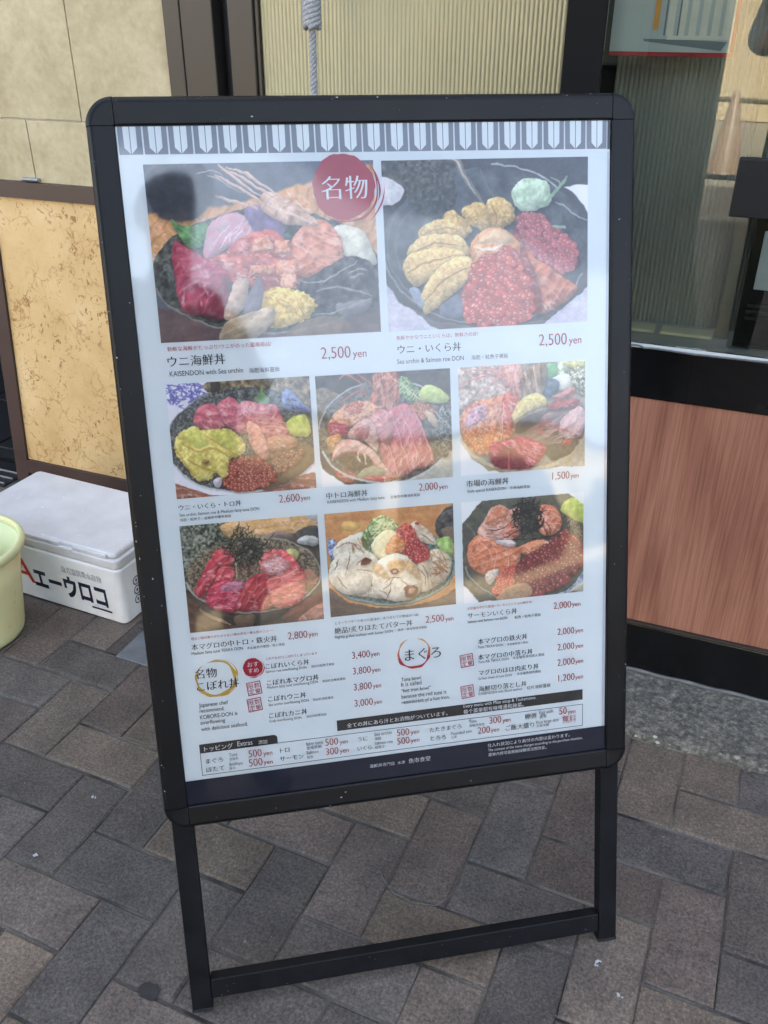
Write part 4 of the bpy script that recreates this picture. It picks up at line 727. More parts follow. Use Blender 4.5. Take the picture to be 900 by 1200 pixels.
def dish_salmon():       # salmon and salmon roe
    p = Print([(55, 108), (828, 33), (822, 655), (75, 730)], (411, 488.6, 579.2, 627), 8)
    p.fill((58, 64, 58), 0.2, 40, (78, 80, 70))
    keep = p.outside([(62, 232), (188, 92), (722, 40), (830, 108), (830, 600), (826, 660), (620, 690), (172, 722), (70, 606)], False)
    p.blob([(70, 580), (70, 420), (160, 520), (240, 620), (300, 690), (180, 720)], (90, 88, 74), n=0.2); p.ell(450, 420, 400, 300, (52, 56, 52), sh=0.1, n=0.25, a=0.6); p.ring(452, 410, 385, 302, 9, (150, 160, 164), 1.2, 2.9, 0.8, -0.05); p.blob([(600, 690), (740, 630), (830, 520), (830, 600), (760, 660), (660, 690)], (90, 110, 140), n=0.15, c2=(150, 162, 180)); p.blob([(730, 660), (825, 580), (825, 660)], (186, 184, 160), n=0.03, smooth=False)
    p.line([(80, 230), (120, 270), (160, 330)], 9, (110, 108, 98), 0.7)
    p.blob([(680, 130), (720, 85), (770, 70), (840, 110), (840, 220), (770, 200), (700, 165)], (160, 182, 60), n=0.08, c2=(182, 200, 90)); p.blob([(690, 170), (760, 200), (830, 230), (830, 330), (740, 260)], (34, 38, 34), n=0.4, ns=9, c2=(70, 70, 66))
    p.blob([(160, 290), (190, 210), (240, 140), (300, 122), (360, 150), (420, 130), (440, 200), (380, 260), (300, 330), (200, 340)], (196, 122, 96), n=0.15, c2=(216, 164, 146)); p.blob([(200, 230), (250, 160), (320, 140), (345, 180), (280, 240)], (204, 106, 68), n=0.1, a=0.8, soft=8); p.blob([(300, 290), (360, 230), (420, 250), (400, 320), (330, 340)], (190, 90, 66), n=0.2)
    p.blob([(550, 130), (600, 112), (660, 140), (685, 210), (670, 270), (600, 305), (545, 280), (535, 200)], (206, 96, 62), n=0.08, c2=(216, 118, 84)); 
    for q in ([(570, 200), (620, 180), (680, 190)], [(570, 150), (620, 140), (665, 160)], [(560, 240), (620, 225), (680, 235)]): p.line(q, 5, (236, 180, 156), 0.85)
    p.blob([(100, 470), (98, 380), (150, 310), (240, 330), (340, 350), (420, 390), (420, 450), (390, 520), (330, 600), (240, 560), (150, 530)], (206, 100, 60), n=0.07, c2=(218, 124, 84)); 
    for q in ([(240, 350), (270, 420), (260, 510)], [(320, 360), (350, 430), (340, 510)], [(170, 345), (220, 390), (250, 470)]): p.line(q, 6, (236, 182, 152), 0.85)
    p.blob([(270, 340), (330, 325), (400, 350), (380, 372), (310, 368)], (216, 204, 204), n=0.15); p.streaks([(180, 260), (330, 240), (340, 330), (200, 340)], 26, (232, 202, 196), 5, 0.6, 0.2, 60, 0.7); p.blob([(410, 380), (520, 335), (610, 335), (610, 370), (520, 420), (440, 420)], (204, 100, 58), n=0.08, c2=(220, 130, 84))
    p.blob([(200, 550), (260, 515), (290, 520), (260, 580), (230, 610)], (206, 196, 186), n=0.2, ns=8)
    p.roe([(250, 640), (290, 550), (360, 490), (400, 520), (390, 600), (340, 660), (270, 670)], 11, (206, 74, 58), 120, dark=(150, 46, 40)); p.roe([(390, 560), (420, 470), (500, 410), (600, 350), (700, 280), (770, 300), (815, 340), (815, 480), (740, 570), (640, 640), (500, 690), (430, 640)], 19, (130, 40, 40), 330, dark=(60, 22, 26), hi=(222, 180, 180), ha=0.75); p.roe([(680, 270), (760, 290), (780, 330), (700, 340)], 14, (176, 56, 50), 40, back=False)
    p.blob([(280, 700), (330, 640), (440, 602), (480, 620), (490, 680), (380, 710)], (168, 128, 92), n=0.15, ns=10, sh=0.2, ew=14, a=0.92)  # tan patch: a reflection painted into the print as colour
    p.nori(470, 190, 90, 110, 170, c=(14, 16, 18), c2=(48, 50, 50), lw=7)
    for q in ([(270, 342), (330, 320), (400, 280), (450, 250)], [(300, 330), (420, 330), (560, 318), (620, 320)], [(440, 350), (540, 320), (660, 300), (760, 290)], [(585, 220), (610, 260), (615, 320)], [(560, 220), (590, 290), (600, 330)], [(520, 230), (545, 290), (580, 325)], [(760, 290), (800, 330)], [(200, 262), (280, 268), (350, 240)]): p.line(q, 6, (20, 20, 22), 0.92)
    p.paperwhite(keep)
    return p

# ================================================================== THE SETTING
# ---- ground, road, kerb
g = MB(); g.add([(-120, -120, -0.03), (120, -120, -0.03), (120, 120, -0.03), (-120, 120, -0.03)], [(0, 1, 2, 3)])
struct(g.build('ground', M['asphalt']))
g = MB(); g.add([(-60, -11.2, -0.012), (3.2, -11.2, -0.012), (3.2, -3.6, -0.012), (-60, -3.6, -0.012)], [(0, 1, 2, 3)])
struct(g.build('forecourt', M['street']))
g = MB(); g.add([(3.2, -11.2, -0.016), (60, -11.2, -0.016), (60, -3.6, -0.016), (3.2, -3.6, -0.016)], [(0, 1, 2, 3)])
struct(g.build('road', M['asphalt']))  # dark half of the street, set apart to dim the film's reflection

# ---- paving: 100 x 200 mm blocks laid in herringbone, every block its own chamfered solid
def paving():
    P = 0.1013; ang = -0.024; ca, sa = cos(ang), sin(ang); rnd = random.Random(21)
    V = []; F = []; tones = []
    base = [(80, 74, 70), (85, 78, 72), (76, 72, 69), (91, 83, 75), (74, 71, 69), (88, 80, 72), (83, 75, 70), (78, 74, 71)]
    cells = []
    for i in range(-34, 24):
        for j in range(-44, 12):
            k = (i - j) % 4
            if k == 0: cells.append((i, j, 1, 2))
            elif k == 1: cells.append((i, j, 2, 1))
    ox, oy = 0.0535, 0.868
    gap = 0.0020; gapy = 0.0052; ch = 0.003
    for (i, j, wx, wy) in cells:
        x0, y0 = i * P + gap / 2, j * P + gapy / 2; x1, y1 = (i + wx) * P - gap / 2, (j + wy) * P - gapy / 2
        cx, cy = (x0 + x1) / 2, (y0 + y1) / 2
        wxr = lambda x, y: (ox + x * ca - y * sa, oy + x * sa + y * ca)
        X, Y = wxr(cx, cy)
        if Y > 1.80 or Y < -3.6 or X > 2.3 or X < -3.2: continue
        if X > -0.95 and Y > 1.43: continue
        dz = (rnd.random() - 0.5) * 0.0022; tx = (rnd.random() - 0.5) * 0.012; ty = (rnd.random() - 0.5) * 0.012
        jx = (rnd.random() - 0.5) * 0.0012; jy = (rnd.random() - 0.5) * 0.0012; b0 = len(V)
        chx = ch * (0.6 + 0.9 * rnd.random())
        for (lx, ly, lz) in [(x0, y0, -0.03), (x1, y0, -0.03), (x1, y1, -0.03), (x0, y1, -0.03)] + [(x0, y0, -chx * 0.8), (x1, y0, -chx * 0.8), (x1, y1, -chx * 0.8), (x0, y1, -chx * 0.8)] + [(x0 + chx, y0 + chx, 0), (x1 - chx, y0 + chx, 0), (x1 - chx, y1 - chx, 0), (x0 + chx, y1 - chx, 0)]:
            wx_, wy_ = wxr(lx + jx, ly + jy); V.append((wx_, wy_, lz + dz + (lx - cx) * tx + (ly - cy) * ty if lz > -0.02 else lz))
        F += [(b0 + 8, b0 + 9, b0 + 10, b0 + 11)]
        for a_ in range(4):
            n_ = (a_ + 1) % 4
            F.append((b0 + a_, b0 + n_, b0 + 4 + n_, b0 + 4 + a_)); F.append((b0 + 4 + a_, b0 + 4 + n_, b0 + 8 + n_, b0 + 8 + a_))
        c = rnd.choice(base); f = 0.94 + 0.24 * rnd.random(); lc = lin(tuple(x * f for x in c)); tones += [(*lc, 1.0)] * 12
    o = obj('pavement', V, F, M['brick']); ca_ = o.data.color_attributes.new('tone', 'FLOAT_COLOR', 'POINT')
    ca_.data.foreach_set('color', np.array(tones, 'f').ravel()); struct(o)
    s = MB(); s.add([(-3.4, -3.6, -0.0032), (2.5, -3.6, -0.0032), (2.5, 1.82, -0.0032), (-3.4, 1.82, -0.0032)], [(0, 1, 2, 3)])
    struct(s.build('paving_joints', M['joint']))
paving()

# ---- rough concrete apron along the shop front
def apron():
    nx, ny = 420, 44; x0, x1 = -0.95, 1.7; rnd = np.random.RandomState(5)
    def vn(x, y, s_):
        T = np.random.RandomState(int(s_ * 10)).rand(128, 128); x = x * s_; y = y * s_; xi = np.floor(x).astype(int); yi = np.floor(y).astype(int); fx = x - xi; fy = y - yi
        g_ = lambda i, j: T[(yi + j) % 128, (xi + i) % 128]; fx = fx * fx * (3 - 2 * fx); fy = fy * fy * (3 - 2 * fy)
        return (g_(0, 0) * (1 - fx) + g_(1, 0) * fx) * (1 - fy) + (g_(0, 1) * (1 - fx) + g_(1, 1) * fx) * fy
    X, T = np.meshgrid(np.linspace(x0, x1, nx), np.linspace(0, 1, ny))
    edge = 1.366 + (vn(X + 5, X * 0 + 3, 28) - 0.5) * 0.010 + (vn(X + 5, X * 0 + 9, 90) - 0.5) * 0.008
    Y = edge + (1.575 - edge) * T
    rough = np.clip(1 - (Y - 1.50) / 0.03, 0.12, 1)
    Z = 0.0035 + 0.006 * T + rough * ((vn(X + 5, Y + 5, 70) - 0.5) * 0.0055 + (vn(X + 5, Y + 5, 160) - 0.5) * 0.0035)
    Z[0, :] = -0.03; Z[1, :] -= 0.002
    V = np.stack([X, Y, Z], -1).reshape(-1, 3); F = [(j * nx + i, j * nx + i + 1, (j + 1) * nx + i + 1, (j + 1) * nx + i) for j in range(ny - 1) for i in range(nx - 1)]
    struct(obj('concrete_apron', V.tolist(), F, M['concrete'], smooth=True))
    pb = MB(); R_ = random.Random(4)
    for k in range(230):
        x = x0 + (x1 - x0) * R_.random(); y = 1.362 + abs(R_.gauss(0, 0.012)) if R_.random() < 0.7 else 1.37 + 0.12 * R_.random(); r = 0.0022 + 0.005 * R_.random() ** 2.2
        bm = bmesh.new(); bmesh.ops.create_icosphere(bm, subdivisions=1, radius=r)
        for v in bm.verts: v.co *= 0.75 + 0.4 * R_.random()
        bm.verts.index_update(); q = R_.random() * 6.28
        pb.add([(x + v.co.x * cos(q) * 1.4 - v.co.y * sin(q), y + v.co.x * sin(q) + v.co.y * cos(q), 0.003 + v.co.z * 0.6) for v in bm.verts], [[v.index for v in f.verts] for f in bm.faces]); bm.free()
    o = pb.build('gravel', M['pebble']); tag(o, 'small broken stones set along the crumbling edge of the concrete strip', 'gravel', kind='stuff')
apron()

# ---- dark entrance floor beyond the sliding track on the left
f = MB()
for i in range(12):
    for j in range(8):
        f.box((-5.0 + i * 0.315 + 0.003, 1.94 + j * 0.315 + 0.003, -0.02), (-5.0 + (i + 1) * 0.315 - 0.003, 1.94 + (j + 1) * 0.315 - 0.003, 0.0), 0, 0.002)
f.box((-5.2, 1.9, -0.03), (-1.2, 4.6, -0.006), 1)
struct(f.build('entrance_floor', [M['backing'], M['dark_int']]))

# ---- the shop building's shell
sb = empty('shop_building', (0, 1.8, 0)); tag(sb, 'shop building with dark rooms behind its reeded glass, rising above the menu board', 'building')
def part(name, mb, mats, root, smooth=False):
    o = mb.build(name, mats, None, smooth); o.parent = root; o.matrix_parent_inverse = root.matrix_basis.inverted(); return o
m_ = MB(); m_.box((-14, 1.86, 2.25), (14.0, 2.1, 9.2)); part('upper_wall', m_, M['stone'], sb)  # raised high so that its shadow keeps the near street dark
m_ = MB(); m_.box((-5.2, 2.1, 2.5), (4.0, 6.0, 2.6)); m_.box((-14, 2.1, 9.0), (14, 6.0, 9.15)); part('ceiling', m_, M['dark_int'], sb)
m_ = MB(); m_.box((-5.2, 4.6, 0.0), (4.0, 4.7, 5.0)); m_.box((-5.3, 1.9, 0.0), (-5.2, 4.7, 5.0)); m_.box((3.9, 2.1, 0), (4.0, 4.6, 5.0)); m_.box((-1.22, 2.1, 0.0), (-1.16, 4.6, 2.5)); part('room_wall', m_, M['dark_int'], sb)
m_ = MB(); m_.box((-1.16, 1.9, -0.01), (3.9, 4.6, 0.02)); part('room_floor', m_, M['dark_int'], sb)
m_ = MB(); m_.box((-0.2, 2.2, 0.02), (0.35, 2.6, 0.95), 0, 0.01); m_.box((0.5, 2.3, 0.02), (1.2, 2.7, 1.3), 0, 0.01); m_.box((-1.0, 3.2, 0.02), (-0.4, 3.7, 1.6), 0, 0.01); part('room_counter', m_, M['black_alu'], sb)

# ---- tiled pillar (upper left)
tw = empty('tiled_wall', (-1.55, 1.82, 0)); tag(tw, 'wall of large beige stone tiles with thin joints at the upper left', 'wall')
m_ = MB(); xs_up = [-1.815, -1.515, -1.247]; xs_lo = [-1.815, -1.683, -1.247]
rows = [(0.84, 0.9935, xs_lo), (0.9965, 1.5965, xs_up), (1.5995, 2.25, xs_lo)]
for z0, z1, xs in rows:
    for a_, b_ in zip(xs[:-1], xs[1:]): m_.box((a_ + 0.0012, 1.82, z0), (b_ - 0.0012, 1.845, z1), 0, 0.0015)
part('tile', m_, M['stone'], tw)
m_ = MB(); m_.box((-1.815, 1.826, 0.0), (-1.247, 1.90, 2.25)); part('grout_backing', m_, M['white_plaster'], tw)
m_ = MB(); m_.box((-1.2465, 1.817, 0.0), (-1.2405, 1.90, 2.25), 0, 0.001); part('edge_bead', m_, M['line_ink'], tw)
m_ = MB(); m_.box((-1.722, 1.812, 0.853), (-1.668, 1.8195, 0.861), 0, 0.001); m_.tube([(-1.72, 1.811, 0.857), (-1.67, 1.811, 0.857)], 0.003, 8); part('hinge', m_, M['alu'], tw)

# ---- speckled ochre panel in a brown frame, leaning slightly
pn = empty('framed_panel', (-1.55, 1.765, 0.0)); tag(pn, 'speckled ochre stone panel in a dark brown frame behind the white foam box', 'wall panel')
def lean(z): return 1.762 + 0.05 * z
def lb(mb, x0, x1, z0, z1, t, mi=0, dy=0.0, xl=0.0):
    sk = lambda x, z: x + xl * (z - 0.03)
    v = [(sk(x, z), lean(z) + dy + y, z) for z in (z0, z1) for y in (0, t) for x in (x0, x1)]
    mb.add(v, [(0, 1, 5, 4), (1, 3, 7, 5), (3, 2, 6, 7), (2, 0, 4, 6), (4, 5, 7, 6), (0, 2, 3, 1)], mi)
XL = 0.045
m_ = MB(); lb(m_, -1.905, -1.860, 0.0, 0.812, 0.03, xl=XL); part('stile', m_, M['brown_frame'], pn)
m_ = MB(); lb(m_, -1.93, -1.02, 0.8125, 0.851, 0.034, dy=-0.004); part('rail', m_, M['brown_frame'], pn)
m_ = MB(); lb(m_, -1.8595, -1.02, 0.030, 0.072, 0.03, xl=XL); part('rail', m_, M['brown_frame'], pn)
m_ = MB(); lb(m_, -1.8597, -1.02, 0.0725, 0.812, 0.012, dy=0.008, xl=XL); part('panel', m_, M['burl'], pn)

# ---- sliding track on the floor at the far left
tk = MB()
for k in range(4): tk.box((-4.9, 1.70 + k * 0.034, 0.0005), (-1.935, 1.704 + k * 0.034, 0.007), 0, 0.001)
tk.box((-4.9, 1.69, -0.02), (-1.93, 1.86, 0.0004), 1)
o = tk.build('door_track', [M['alu'], M['backing']]); tag(o, 'dark floor track with thin metal runners at the far left beside the brown frame', 'track')

# ---- reeded glass door
def ribs(mb, x0, x1, z0, z1, y, pitch, amp, seg=8, mi=0):
    n_ = int((x1 - x0) / pitch); N = n_ * seg + 1; v = []
    for i in range(N):
        x = x0 + (x1 - x0) * i / (N - 1); t = (i % seg) / seg; d = amp * (abs(sin(pi * t)) ** 0.7)
        v += [(x, y - d, z0), (x, y - d, z1)]
    mb.add(v, [(2 * i, 2 * i + 2, 2 * i + 3, 2 * i + 1) for i in range(N - 1)], mi)
dr = empty('sliding_door', (-0.8, 1.8, 0)); tag(dr, 'shop door of yellowish reeded glass between dark metal jambs, behind the top of the board', 'door')
m_ = MB(); m_.box((-1.2403, 1.795, 0), (-1.199, 1.90, 2.25), 0, 0.002); m_.box((-1.1975, 1.795, 0), (-1.119, 1.90, 2.25), 0, 0.003); part('jamb', m_, M['black_alu'], dr)
m_ = MB(); m_.box((-1.1185, 1.835, 0), (-1.108, 1.90, 2.25), 0, 0.002); m_.box((-1.1075, 1.825, 0), (-1.098, 1.90, 2.25), 0, 0.002); m_.box((-1.0975, 1.845, 0), (-1.087, 1.90, 2.25)); part('seal', m_, M['rubber'], dr)
m_ = MB(); m_.box((-1.0865, 1.80, 0), (-1.026, 1.86, 2.25), 0, 0.003); m_.box((-1.0255, 1.806, 0), (-1.0165, 1.86, 2.25), 0, 0.002); part('stile', m_, M['black_alu'], dr)
m_ = MB(); m_.box((-1.016, 1.802, 0), (-0.30, 1.86, 0.14), 0, 0.003); m_.box((-1.016, 1.802, 2.14), (-0.30, 1.86, 2.25), 0, 0.003); part('rail', m_, M['black_alu'], dr)
m_ = MB(); ribs(m_, -1.016, -0.30, 0.14, 2.14, 1.815, 0.0086, 0.0017); part('glass_pane', m_, M['reeded_door'], dr, True)
m_ = MB(); m_.box((-1.081, 1.772, 1.035), (-1.045, 1.7995, 1.062), 0, 0.003); m_.box((-1.066, 1.764, 1.04), (-1.052, 1.7715, 1.056), 0, 0.002); part('lock', m_, M['rubber'], dr)

# ---- shop window on the right
wd = empty('shop_window', (0.2, 1.56, 0.6)); tag(wd, 'shop window of dark reeded glass behind clear glass, above the black band', 'window')
m_ = MB(); m_.box((-0.333, 1.56, 0.0), (-0.271, 1.76, 2.25), 0, 0.002); part('post', m_, M['post_black'], wd)
m_ = MB(); m_.box((-0.2705, 1.5595, 0.613), (1.7, 1.5618, 0.7055), 0, 0.0008); part('black_band', m_, M['black_gloss'], wd)
m_ = MB(); m_.box((-0.2705, 1.5622, 0.690), (1.7, 1.72, 0.7125), 0, 0.0); part('ledge', m_, M['ledge'], wd)
m_ = MB()
for x0_, x1_ in ((-0.21, -0.135), (-0.125, -0.035)): m_.box((x0_, 1.625, 0.713), (x1_, 1.668, 0.719), 0, 0.003)
part('ledge_reflection', m_, simple('cream_reflection', (240, 236, 205), 0.6), wd)  # cream blocks standing in for a yellowish reflection along the ledge
gp_ = [(-0.27 + 0.01 * i, 1.5588 - 0.0012 * abs(sin(i * 0.37)) - (0.004 if 10 < i < 14 else 0), 0.7075 + 0.0012 * sin(i * 0.21) + (0.003 if 10 < i < 13 else 0)) for i in range(198)]
m_ = MB(); m_.tube(gp_, 0.0018, 8); part('gasket', m_, M['gasket'], wd, True)
m_ = MB(); m_.box((-0.2705, 1.5622, 0.7129), (1.7, 1.5672, 2.25)); part('glass_pane', m_, M['glass'], wd)
m_ = MB(); ribs(m_, -0.2705, 1.7, 0.7129, 2.25, 1.705, 0.0079, 0.0068); part('reeded_pane', m_, M['reeded_window'], wd, True)
m_ = MB(); m_.box((-0.031, 1.645, 0.7129), (-0.009, 1.66, 2.2), 0, 0.002); part('mullion', m_, simple('olive_grey_alu', (120, 120, 100), 0.4, mottle=0.1), wd)
m_ = MB(); m_.box((1.7, 1.56, 0.0), (1.8, 1.86, 2.25)); part('post', m_, M['black_alu'], wd)

ww = empty('wood_panelled_wall', (0.2, 1.56, 0)); tag(ww, 'low wall of reddish wood laminate above a black skirting at right', 'wall')
m_ = MB(); m_.box((-0.2705, 1.562, 0.1315), (1.7, 1.60, 0.6125)); part('wood_panel', m_, M['wood'], ww)
m_ = MB(); m_.box((-0.2705, 1.554, 0.0165), (1.7, 1.60, 0.1255), 0, 0.002); part('skirting', m_, M['black_gloss'], ww)
m_ = MB(); m_.box((-0.2705, 1.5525, 0.126), (1.7, 1.60, 0.131), 0, 0.0012); part('edge_strip', m_, M['black_alu'], ww)
m_ = MB(); m_.tube([(-0.27 + 0.02 * i, 1.5535, 0.0115 + 0.0012 * sin(i * 1.3)) for i in range(99)], 0.0045, 8); part('sealant', m_, M['gasket'], ww, True)

# poster hanging inside the window
pp = empty('window_poster', (-0.17, 1.60, 1.165)); tag(pp, 'pale grey poster with a red border hanging inside the upper right window', 'poster')
def sheet(mb, x0, x1, z0, z1, y, t=0.0006, mi=0): mb.box((x0, y - t, z0), (x1, y, z1), mi)
m_ = MB(); sheet(m_, -0.268, -0.081, 1.166, 1.62, 1.6, 0.001); part('sheet', m_, M['poster_grey'], pp)
m_ = MB(); sheet(m_, -0.268, -0.081, 1.1615, 1.1675, 1.5986); sheet(m_, -0.087, -0.081, 1.1677, 1.62, 1.5986); part('border', m_, M['red_border'], pp)
m_ = MB()
for k in range(6):
    x0_ = -0.184 + k * 0.0165; sheet(m_, x0_, x0_ + 0.0105, 1.190 - 0.001 * k, 1.34, 1.5984)
sheet(m_, -0.182, -0.098, 1.1845, 1.190, 1.5982); part('picture', m_, M['poster_slat'], pp)
m_ = MB(); m_.add([(-0.216, 1.5983, 1.182), (-0.10, 1.5983, 1.170), (-0.092, 1.5983, 1.182), (-0.15, 1.5983, 1.1845), (-0.218, 1.5983, 1.1855)], [(0, 1, 2, 3, 4)]); sheet(m_, -0.168, -0.1655, 1.19, 1.34, 1.5979); sheet(m_, -0.188, -0.1855, 1.19, 1.34, 1.5979); part('picture', m_, M['poster_dark'], pp)
m_ = MB(); sheet(m_, -0.205, -0.197, 1.198, 1.34, 1.5981); part('picture', m_, M['poster_orange'], pp)

bs = MB(); bs.box((-0.0425, 1.548, 0.939), (0.30, 1.5715, 1.0255), 0, 0.002)
o = bs.build('black_plate', M['black_matte']); tag(o, 'plain black plate fixed on the window glass at the right edge', 'plate')
tb = empty('display_stand', (0.15, 1.62, 0.7129)); tag(tb, 'black framed display with a white screen standing on the window ledge at the right edge', 'display')
m_ = MB()
def slab(mb, x0, x1, z0, z1, yb, yt, th, mi=0):
    v = [(x, (yb if z == z0 else yt) + y, z) for z in (z0, z1) for y in (0, th) for x in (x0, x1)]
    mb.add(v, [(0, 1, 5, 4), (1, 3, 7, 5), (3, 2, 6, 7), (2, 0, 4, 6), (4, 5, 7, 6), (0, 2, 3, 1)], mi)
slab(m_, 0.0005, 0.30, 0.716, 0.955, 1.60, 1.60, 0.02); part('housing', m_, M['black_gloss'], tb)
m_ = MB(); m_.box((0.0165, 1.5975, 0.817), (0.28, 1.5996, 0.912), 0, 0.001); part('screen', m_, M['white_panel'], tb)
m_ = MB()
for k in range(3): m_.box((0.012, 1.5965, 0.765 + k * 0.011), (0.28, 1.5995, 0.770 + k * 0.011), 0, 0.001)
part('grille', m_, M['black_alu'], tb)

# ---- the far side of the street (seen only as reflections)
ob = empty('street_building', (0, -11.0, 0)); tag(ob, 'beige building across the street, mirrored faintly in the window glass', 'building')
m_ = MB(); m_.box((-30, -14, 0), (30, -11, 3.4)); part('wall', m_, M['facade'], ob)
m_ = MB(); m_.box((-30, -14, 3.405), (30, -10.85, 8.0)); part('veil_wall', m_, M['veil_facade'], ob)  # upper wall made tall and pale to veil the board's film
for k in range(5, 9):
    m_ = MB(); m_.box((-27 + k * 6.3, -11.06, 0.4), (-21.4 + k * 6.3, -10.98, 2.5)); part('window', m_, M['dark_window'], ob)  # dark panes sized and placed to darken the film's lower reflections
pl = MB(); pl.box((-0.545, -1.34, 0.0), (-0.25, -1.06, 3.4), 0, 0.01)  # unseen upright added for the dark band mirrored in the window
o = pl.build('added_pillar', M['added_pillar']); tag(o, 'dark square block added to mirror as a dark band in the window', 'added_pillar')
cb = MB(); cb.box((-1.02, -1.5, 0.0), (-0.56, -1.2, 3.0), 0, 0.01); cb.box((-0.99, -1.199, 0.1), (-0.60, -1.19, 2.9), 0, 0.004)  # unseen grey block added to mirror as a paler strip
o = cb.build('reflection_box', M['added_box']); tag(o, 'tall pale grey box added to mirror as a grey strip in the window', 'added_box')
def cone(x, y):
    r_ = empty('traffic_cone', (x, y, 0)); m_ = MB(); m_.lathe([(0.16, 0.03), (0.15, 0.05), (0.03, 0.68), (0.0, 0.70)], 24, (x, y, 0)); part('body', m_, M['cone_red'], r_, True)
    m_ = MB(); m_.box((x - 0.19, y - 0.19, -0.012), (x + 0.19, y + 0.19, 0.03), 0, 0.01); part('base', m_, M['rubber'], r_); return r_
tag(cone(-0.36, -5.75), 'faded orange traffic cone by the road, at the bar\'s near end', 'traffic cone', 'traffic cones by the road')
tag(cone(0.80, -5.5), 'faded orange traffic cone by the road, at the bar\'s far end', 'traffic cone', 'traffic cones by the road')
b_ = MB(); b_.tube([(-0.52, -5.79, 0.62), (0.95, -5.46, 0.60)], 0.022, 10); o = b_.build('cone_bar', M['cone_bar'], None, True); tag(o, 'yellow bar laid across the two traffic cones', 'bar')

# ================================================================== THE MENU BOARD
U = Vector((0.839101, 0.543967, -0.003059)); Dn = Vector((0.153867, -0.242734, -0.957813)); Wn = Vector((0.521761, -0.803231, 0.287377))
P0 = Vector((-0.704602, 0.859538, 1.146381))
BASE = P0 + U * 0.32 + Dn * 1.18
BM = Matrix(((U.x, -Dn.x, Wn.x, BASE.x), (U.y, -Dn.y, Wn.y, BASE.y), (U.z, -Dn.z, Wn.z, BASE.z), (0, 0, 0, 1)))
sign = empty('menu_board'); sign.matrix_world = BM
tag(sign, 'black framed standing menu board with eight photographs of seafood rice bowls', 'menu board')
def bu_(u, v): return (u / 1000 - 0.32, 1.18 - v / 1000)     # millimetres on the board's face

IU0, IU1, IV0, IV1 = 27.0, 612.5, 28.0, 866.0; FW = 28.5
PROF = [(0, -4), (0, 1.2), (0.8, 2.2), (2, 2.8), (23, 4.6), (26, 4.2), (28.2, 2.6), (30.2, -0.6), (31, -4), (31, -17), (26, -17)]
def rail(p0, p1, outv, name, seed):
    """straight rail from p0 to p1 along the inner edge, outv points outwards"""
    mb = MB(); R_ = random.Random(seed); d = Vector((p1[0] - p0[0], p1[1] - p0[1])); L = d.length; d.normalize(); N = 2
    v = []
    for e in (0.8, L - 0.8):
        for s_, z in PROF:
            x, y = bu_(p0[0] + d.x * e + outv[0] * s_, p0[1] + d.y * e + outv[1] * s_); v.append((x, y, z / 1000))
    n_ = len(PROF); fl = (outv[0] * d.y - outv[1] * d.x) > 0
    f_ = [((i, i + 1, n_ + i + 1, n_ + i) if fl else (i, n_ + i, n_ + i + 1, i + 1)) for i in range(n_ - 1)]
    f_ += [tuple(range(n_)), tuple(range(n_, 2 * n_))]
    mb.add(v, f_)
    for k in range(int(L / 16)):      # chips knocked out of the coating, mostly on the outer arris
        e = R_.random() * L; s_ = R_.choice([25, 27, 28.5, 29.5, R_.random() * 18 + 3]); z = np.interp(s_, [q[0] for q in PROF[2:9]], [q[1] for q in PROF[2:9]]) + 0.25
        w_ = 0.25 + 0.75 * R_.random() ** 3; h_ = w_ * (0.6 + 1.4 * R_.random()); pts = []
        for a_ in range(6):
            t = a_ / 6 * 2 * pi; q = 0.6 + 0.5 * R_.random(); ee = e + cos(t) * h_ * q; ss = s_ + sin(t) * w_ * q; zz = np.interp(ss, [q_[0] for q_ in PROF[2:9]], [q_[1] for q_ in PROF[2:9]]) + 0.22
            x, y = bu_(p0[0] + d.x * ee + outv[0] * ss, p0[1] + d.y * ee + outv[1] * ss); pts.append((x, y, zz / 1000))
        mb.add(pts, [tuple(range(6))], 1 if R_.random() < 0.75 else 2)
    return mb.build(name, [M['frame'], M['chip'], M['scuff']], sign)
rail((IU0, IV0), (IU1, IV0), (0, -1), 'frame_rail', 1); rail((IU0, IV1), (IU1, IV1), (0, 1), 'frame_rail', 8)
rail((IU0, IV0), (IU0, IV1), (-1, 0), 'frame_rail', 3); rail((IU1, IV0), (IU1, IV1), (1, 0), 'frame_rail', 4)
def corner(cu, cv, a0):
    mb = MB(); n_ = len(PROF); N = 14; v = []
    for i in range(N + 1):
        t = a0 + (pi / 2) * i / N
        for s_, z in PROF:
            x, y = bu_(cu + cos(t) * max(s_, 0.3) * 1.012, cv + sin(t) * max(s_, 0.3) * 1.012); v.append((x, y, (z + (0.35 if s_ > 0 else 0)) / 1000))
    mb.add(v, [(i * n_ + k, i * n_ + k + 1, (i + 1) * n_ + k + 1, (i + 1) * n_ + k) for i in range(N) for k in range(n_ - 1)])
    mb.add(v[:n_], [tuple(range(n_))]); mb.add(v[-n_:], [tuple(range(n_))])
    o = mb.build('frame_corner', M['frame'], sign); return o
corner(IU0, IV0, pi); corner(IU1, IV0, 1.5 * pi); corner(IU1, IV1, 0); corner(IU0, IV1, 0.5 * pi)
def lbox(mb, u0, u1, v0, v1, z0, z1, mi=0, bev=0.0):
    x0, y1 = bu_(u0, v0); x1, y0 = bu_(u1, v1); mb.box((x0, y0, z0 / 1000), (x1, y1, z1 / 1000), mi, bev / 1000)
m_ = MB(); lbox(m_, IU0 - 20, IU1 + 20, IV0 - 20, IV1 + 20, -16.5, -5.0); m_.build('back_panel', M['backing'], sign)
